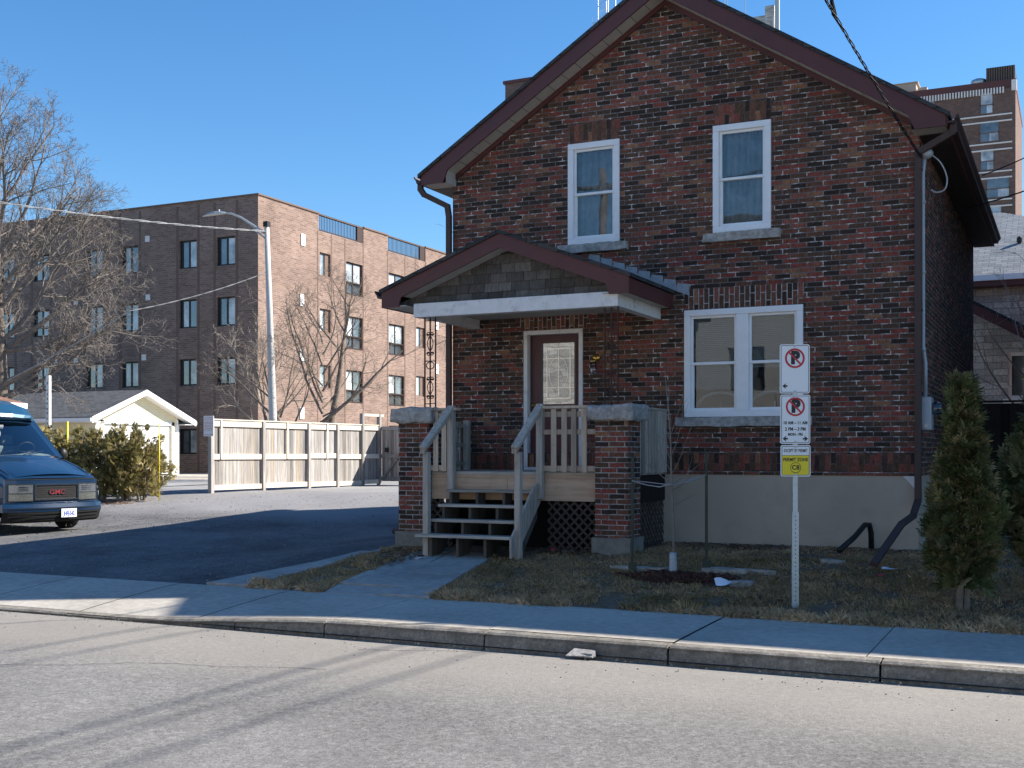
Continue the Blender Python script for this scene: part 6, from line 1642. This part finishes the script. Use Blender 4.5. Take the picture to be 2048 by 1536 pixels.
# ---------------------------------------------------------------- overhead wires
def sag(a, b, s, n=14): a, b = Vector(a), Vector(b); return [a.lerp(b, t)-Vector((0, 0, s*4*t*(1-t))) for t in np.linspace(0, 1, n)]
def twist(path, r, pitch, ph):
    out = []; L = 0; P = [Vector(p) for p in path]; dense = []
    for a, b in zip(P[:-1], P[1:]):
        k = max(2, int((b-a).length/(pitch/6)))
        dense += [a.lerp(b, i/k) for i in range(k)]
    dense.append(P[-1])
    for i, p in enumerate(dense):
        d = (dense[min(i+1, len(dense)-1)]-dense[max(i-1, 0)]).normalized(); u = d.cross(Vector((0, 0, 1))).normalized(); v = u.cross(d)
        t = i/6*2*PI+ph; out.append(p+u*r*math.cos(t)+v*r*math.sin(t))
    return out
m = MB(); drop = sag((6.83, -.06, 5.40), (6.10, -3.30, 6.62), .03, 8)+sag((6.10, -3.30, 6.62), (-3.9, -16.4, 9.5), .3, 16)[1:]
near = sag((6.83, -.06, 5.36), (6.10, -3.30, 6.62), .03, 10)
for ph in (0, 2.1, 4.2): m.tube(twist(near, .014, .55, ph), .0065, 6)
far = sag((6.10, -3.30, 6.62), (-3.9, -16.4, 9.5), .35, 16)
for ph in (0, 3.1): m.tube(twist(far, .02, .5, ph), .011, 5)
j = Vector((6.27, -2.45, 6.30)); m.tube([j, j+Vector((-.08, -.2, .12)), j+Vector((-.05, -.45, .30)), j+Vector((.03, -.62, .36)), j+Vector((.0, -.8, .42))], .012, 6); m.tube([j+Vector((-.05, -.2, .1)), j+Vector((-.05, -.42, .19))], .022, 6)
tag(m.build('service_drop', 'cable', None), 'twisted black service cable dropping to the right corner of the brick house', 'cable')
m = MB(); p = sag((-16.22, 16.62, 9.15), (-19.2, 5.5, 8.62), .15, 12)+[Vector((-26, -16, 9.2))]
for ph in (0, 3.1): m.tube(twist(p[:12], .020, 1.2, ph), .012, 5)
m.tube([p[11], p[12]], .02, 5)
tag(m.build('lamp_cable', 'cable_pale', None), 'pale twisted overhead cable running left from the street lamp', 'cable')
m = MB(); p = sag((-16.2, 16.6, 7.75), (-17.5, 11.56, 5.95), .12, 10)+sag((-17.5, 11.56, 5.95), (-22.0, 10.9, 3.9), .05, 6)[1:]
for ph in (0, 3.1): m.tube(twist(p, .012, .8, ph), .007, 4)
tag(m.build('house_cable', 'cable_pale', None), 'thin pale cable from the lamp pole down to the bungalow', 'cable')
for a, b, lab in (((6.86, 4.6, 5.55), (9.0, 5.6, 6.4), 'lower thin dark wire from the right eave to the next block'), ((6.95, 9.0, 7.05), (9.0, 9.6, 8.1), 'upper thin dark wire behind the right gutter')):
    m = MB(); m.tube(sag(a, b, .08, 8), .012, 5); tag(m.build('wire', 'cable', None), lab, 'wire', 'thin wires at the right eave')
# added unseen wires over the road, placed so their shadows streak the asphalt
KS, KC = math.sin(SUN_AZ)/math.tan(SUN_EL), math.cos(SUN_AZ)/math.tan(SUN_EL)
for k, (x, r) in enumerate(((.50, .016), (1.08, .014), (3.25, .019), (3.55, .012), (4.1, .015))):
    h0, h1 = nh+.1, nh+.0
    a = (x+KS*h0, -6.3+KC*h0, h0); b = (x-.1+KS*h1, -16+KC*h1, h1)
    m = MB(); m.tube(sag(a, b, .02, 8)+[Vector((b[0]-.1, -22, h1+.1))], r, 6)
    m.tube([(a[0], a[1]+.0, a[2]), (a[0]+.02, max(a[1]+.5, ny+.05) , a[2]+.02)], r, 6)
    tag(m.build('added_wire', 'cable', None), 'unseen power line added to streak the road with its shadow', 'power line', 'unseen power lines added over the street')
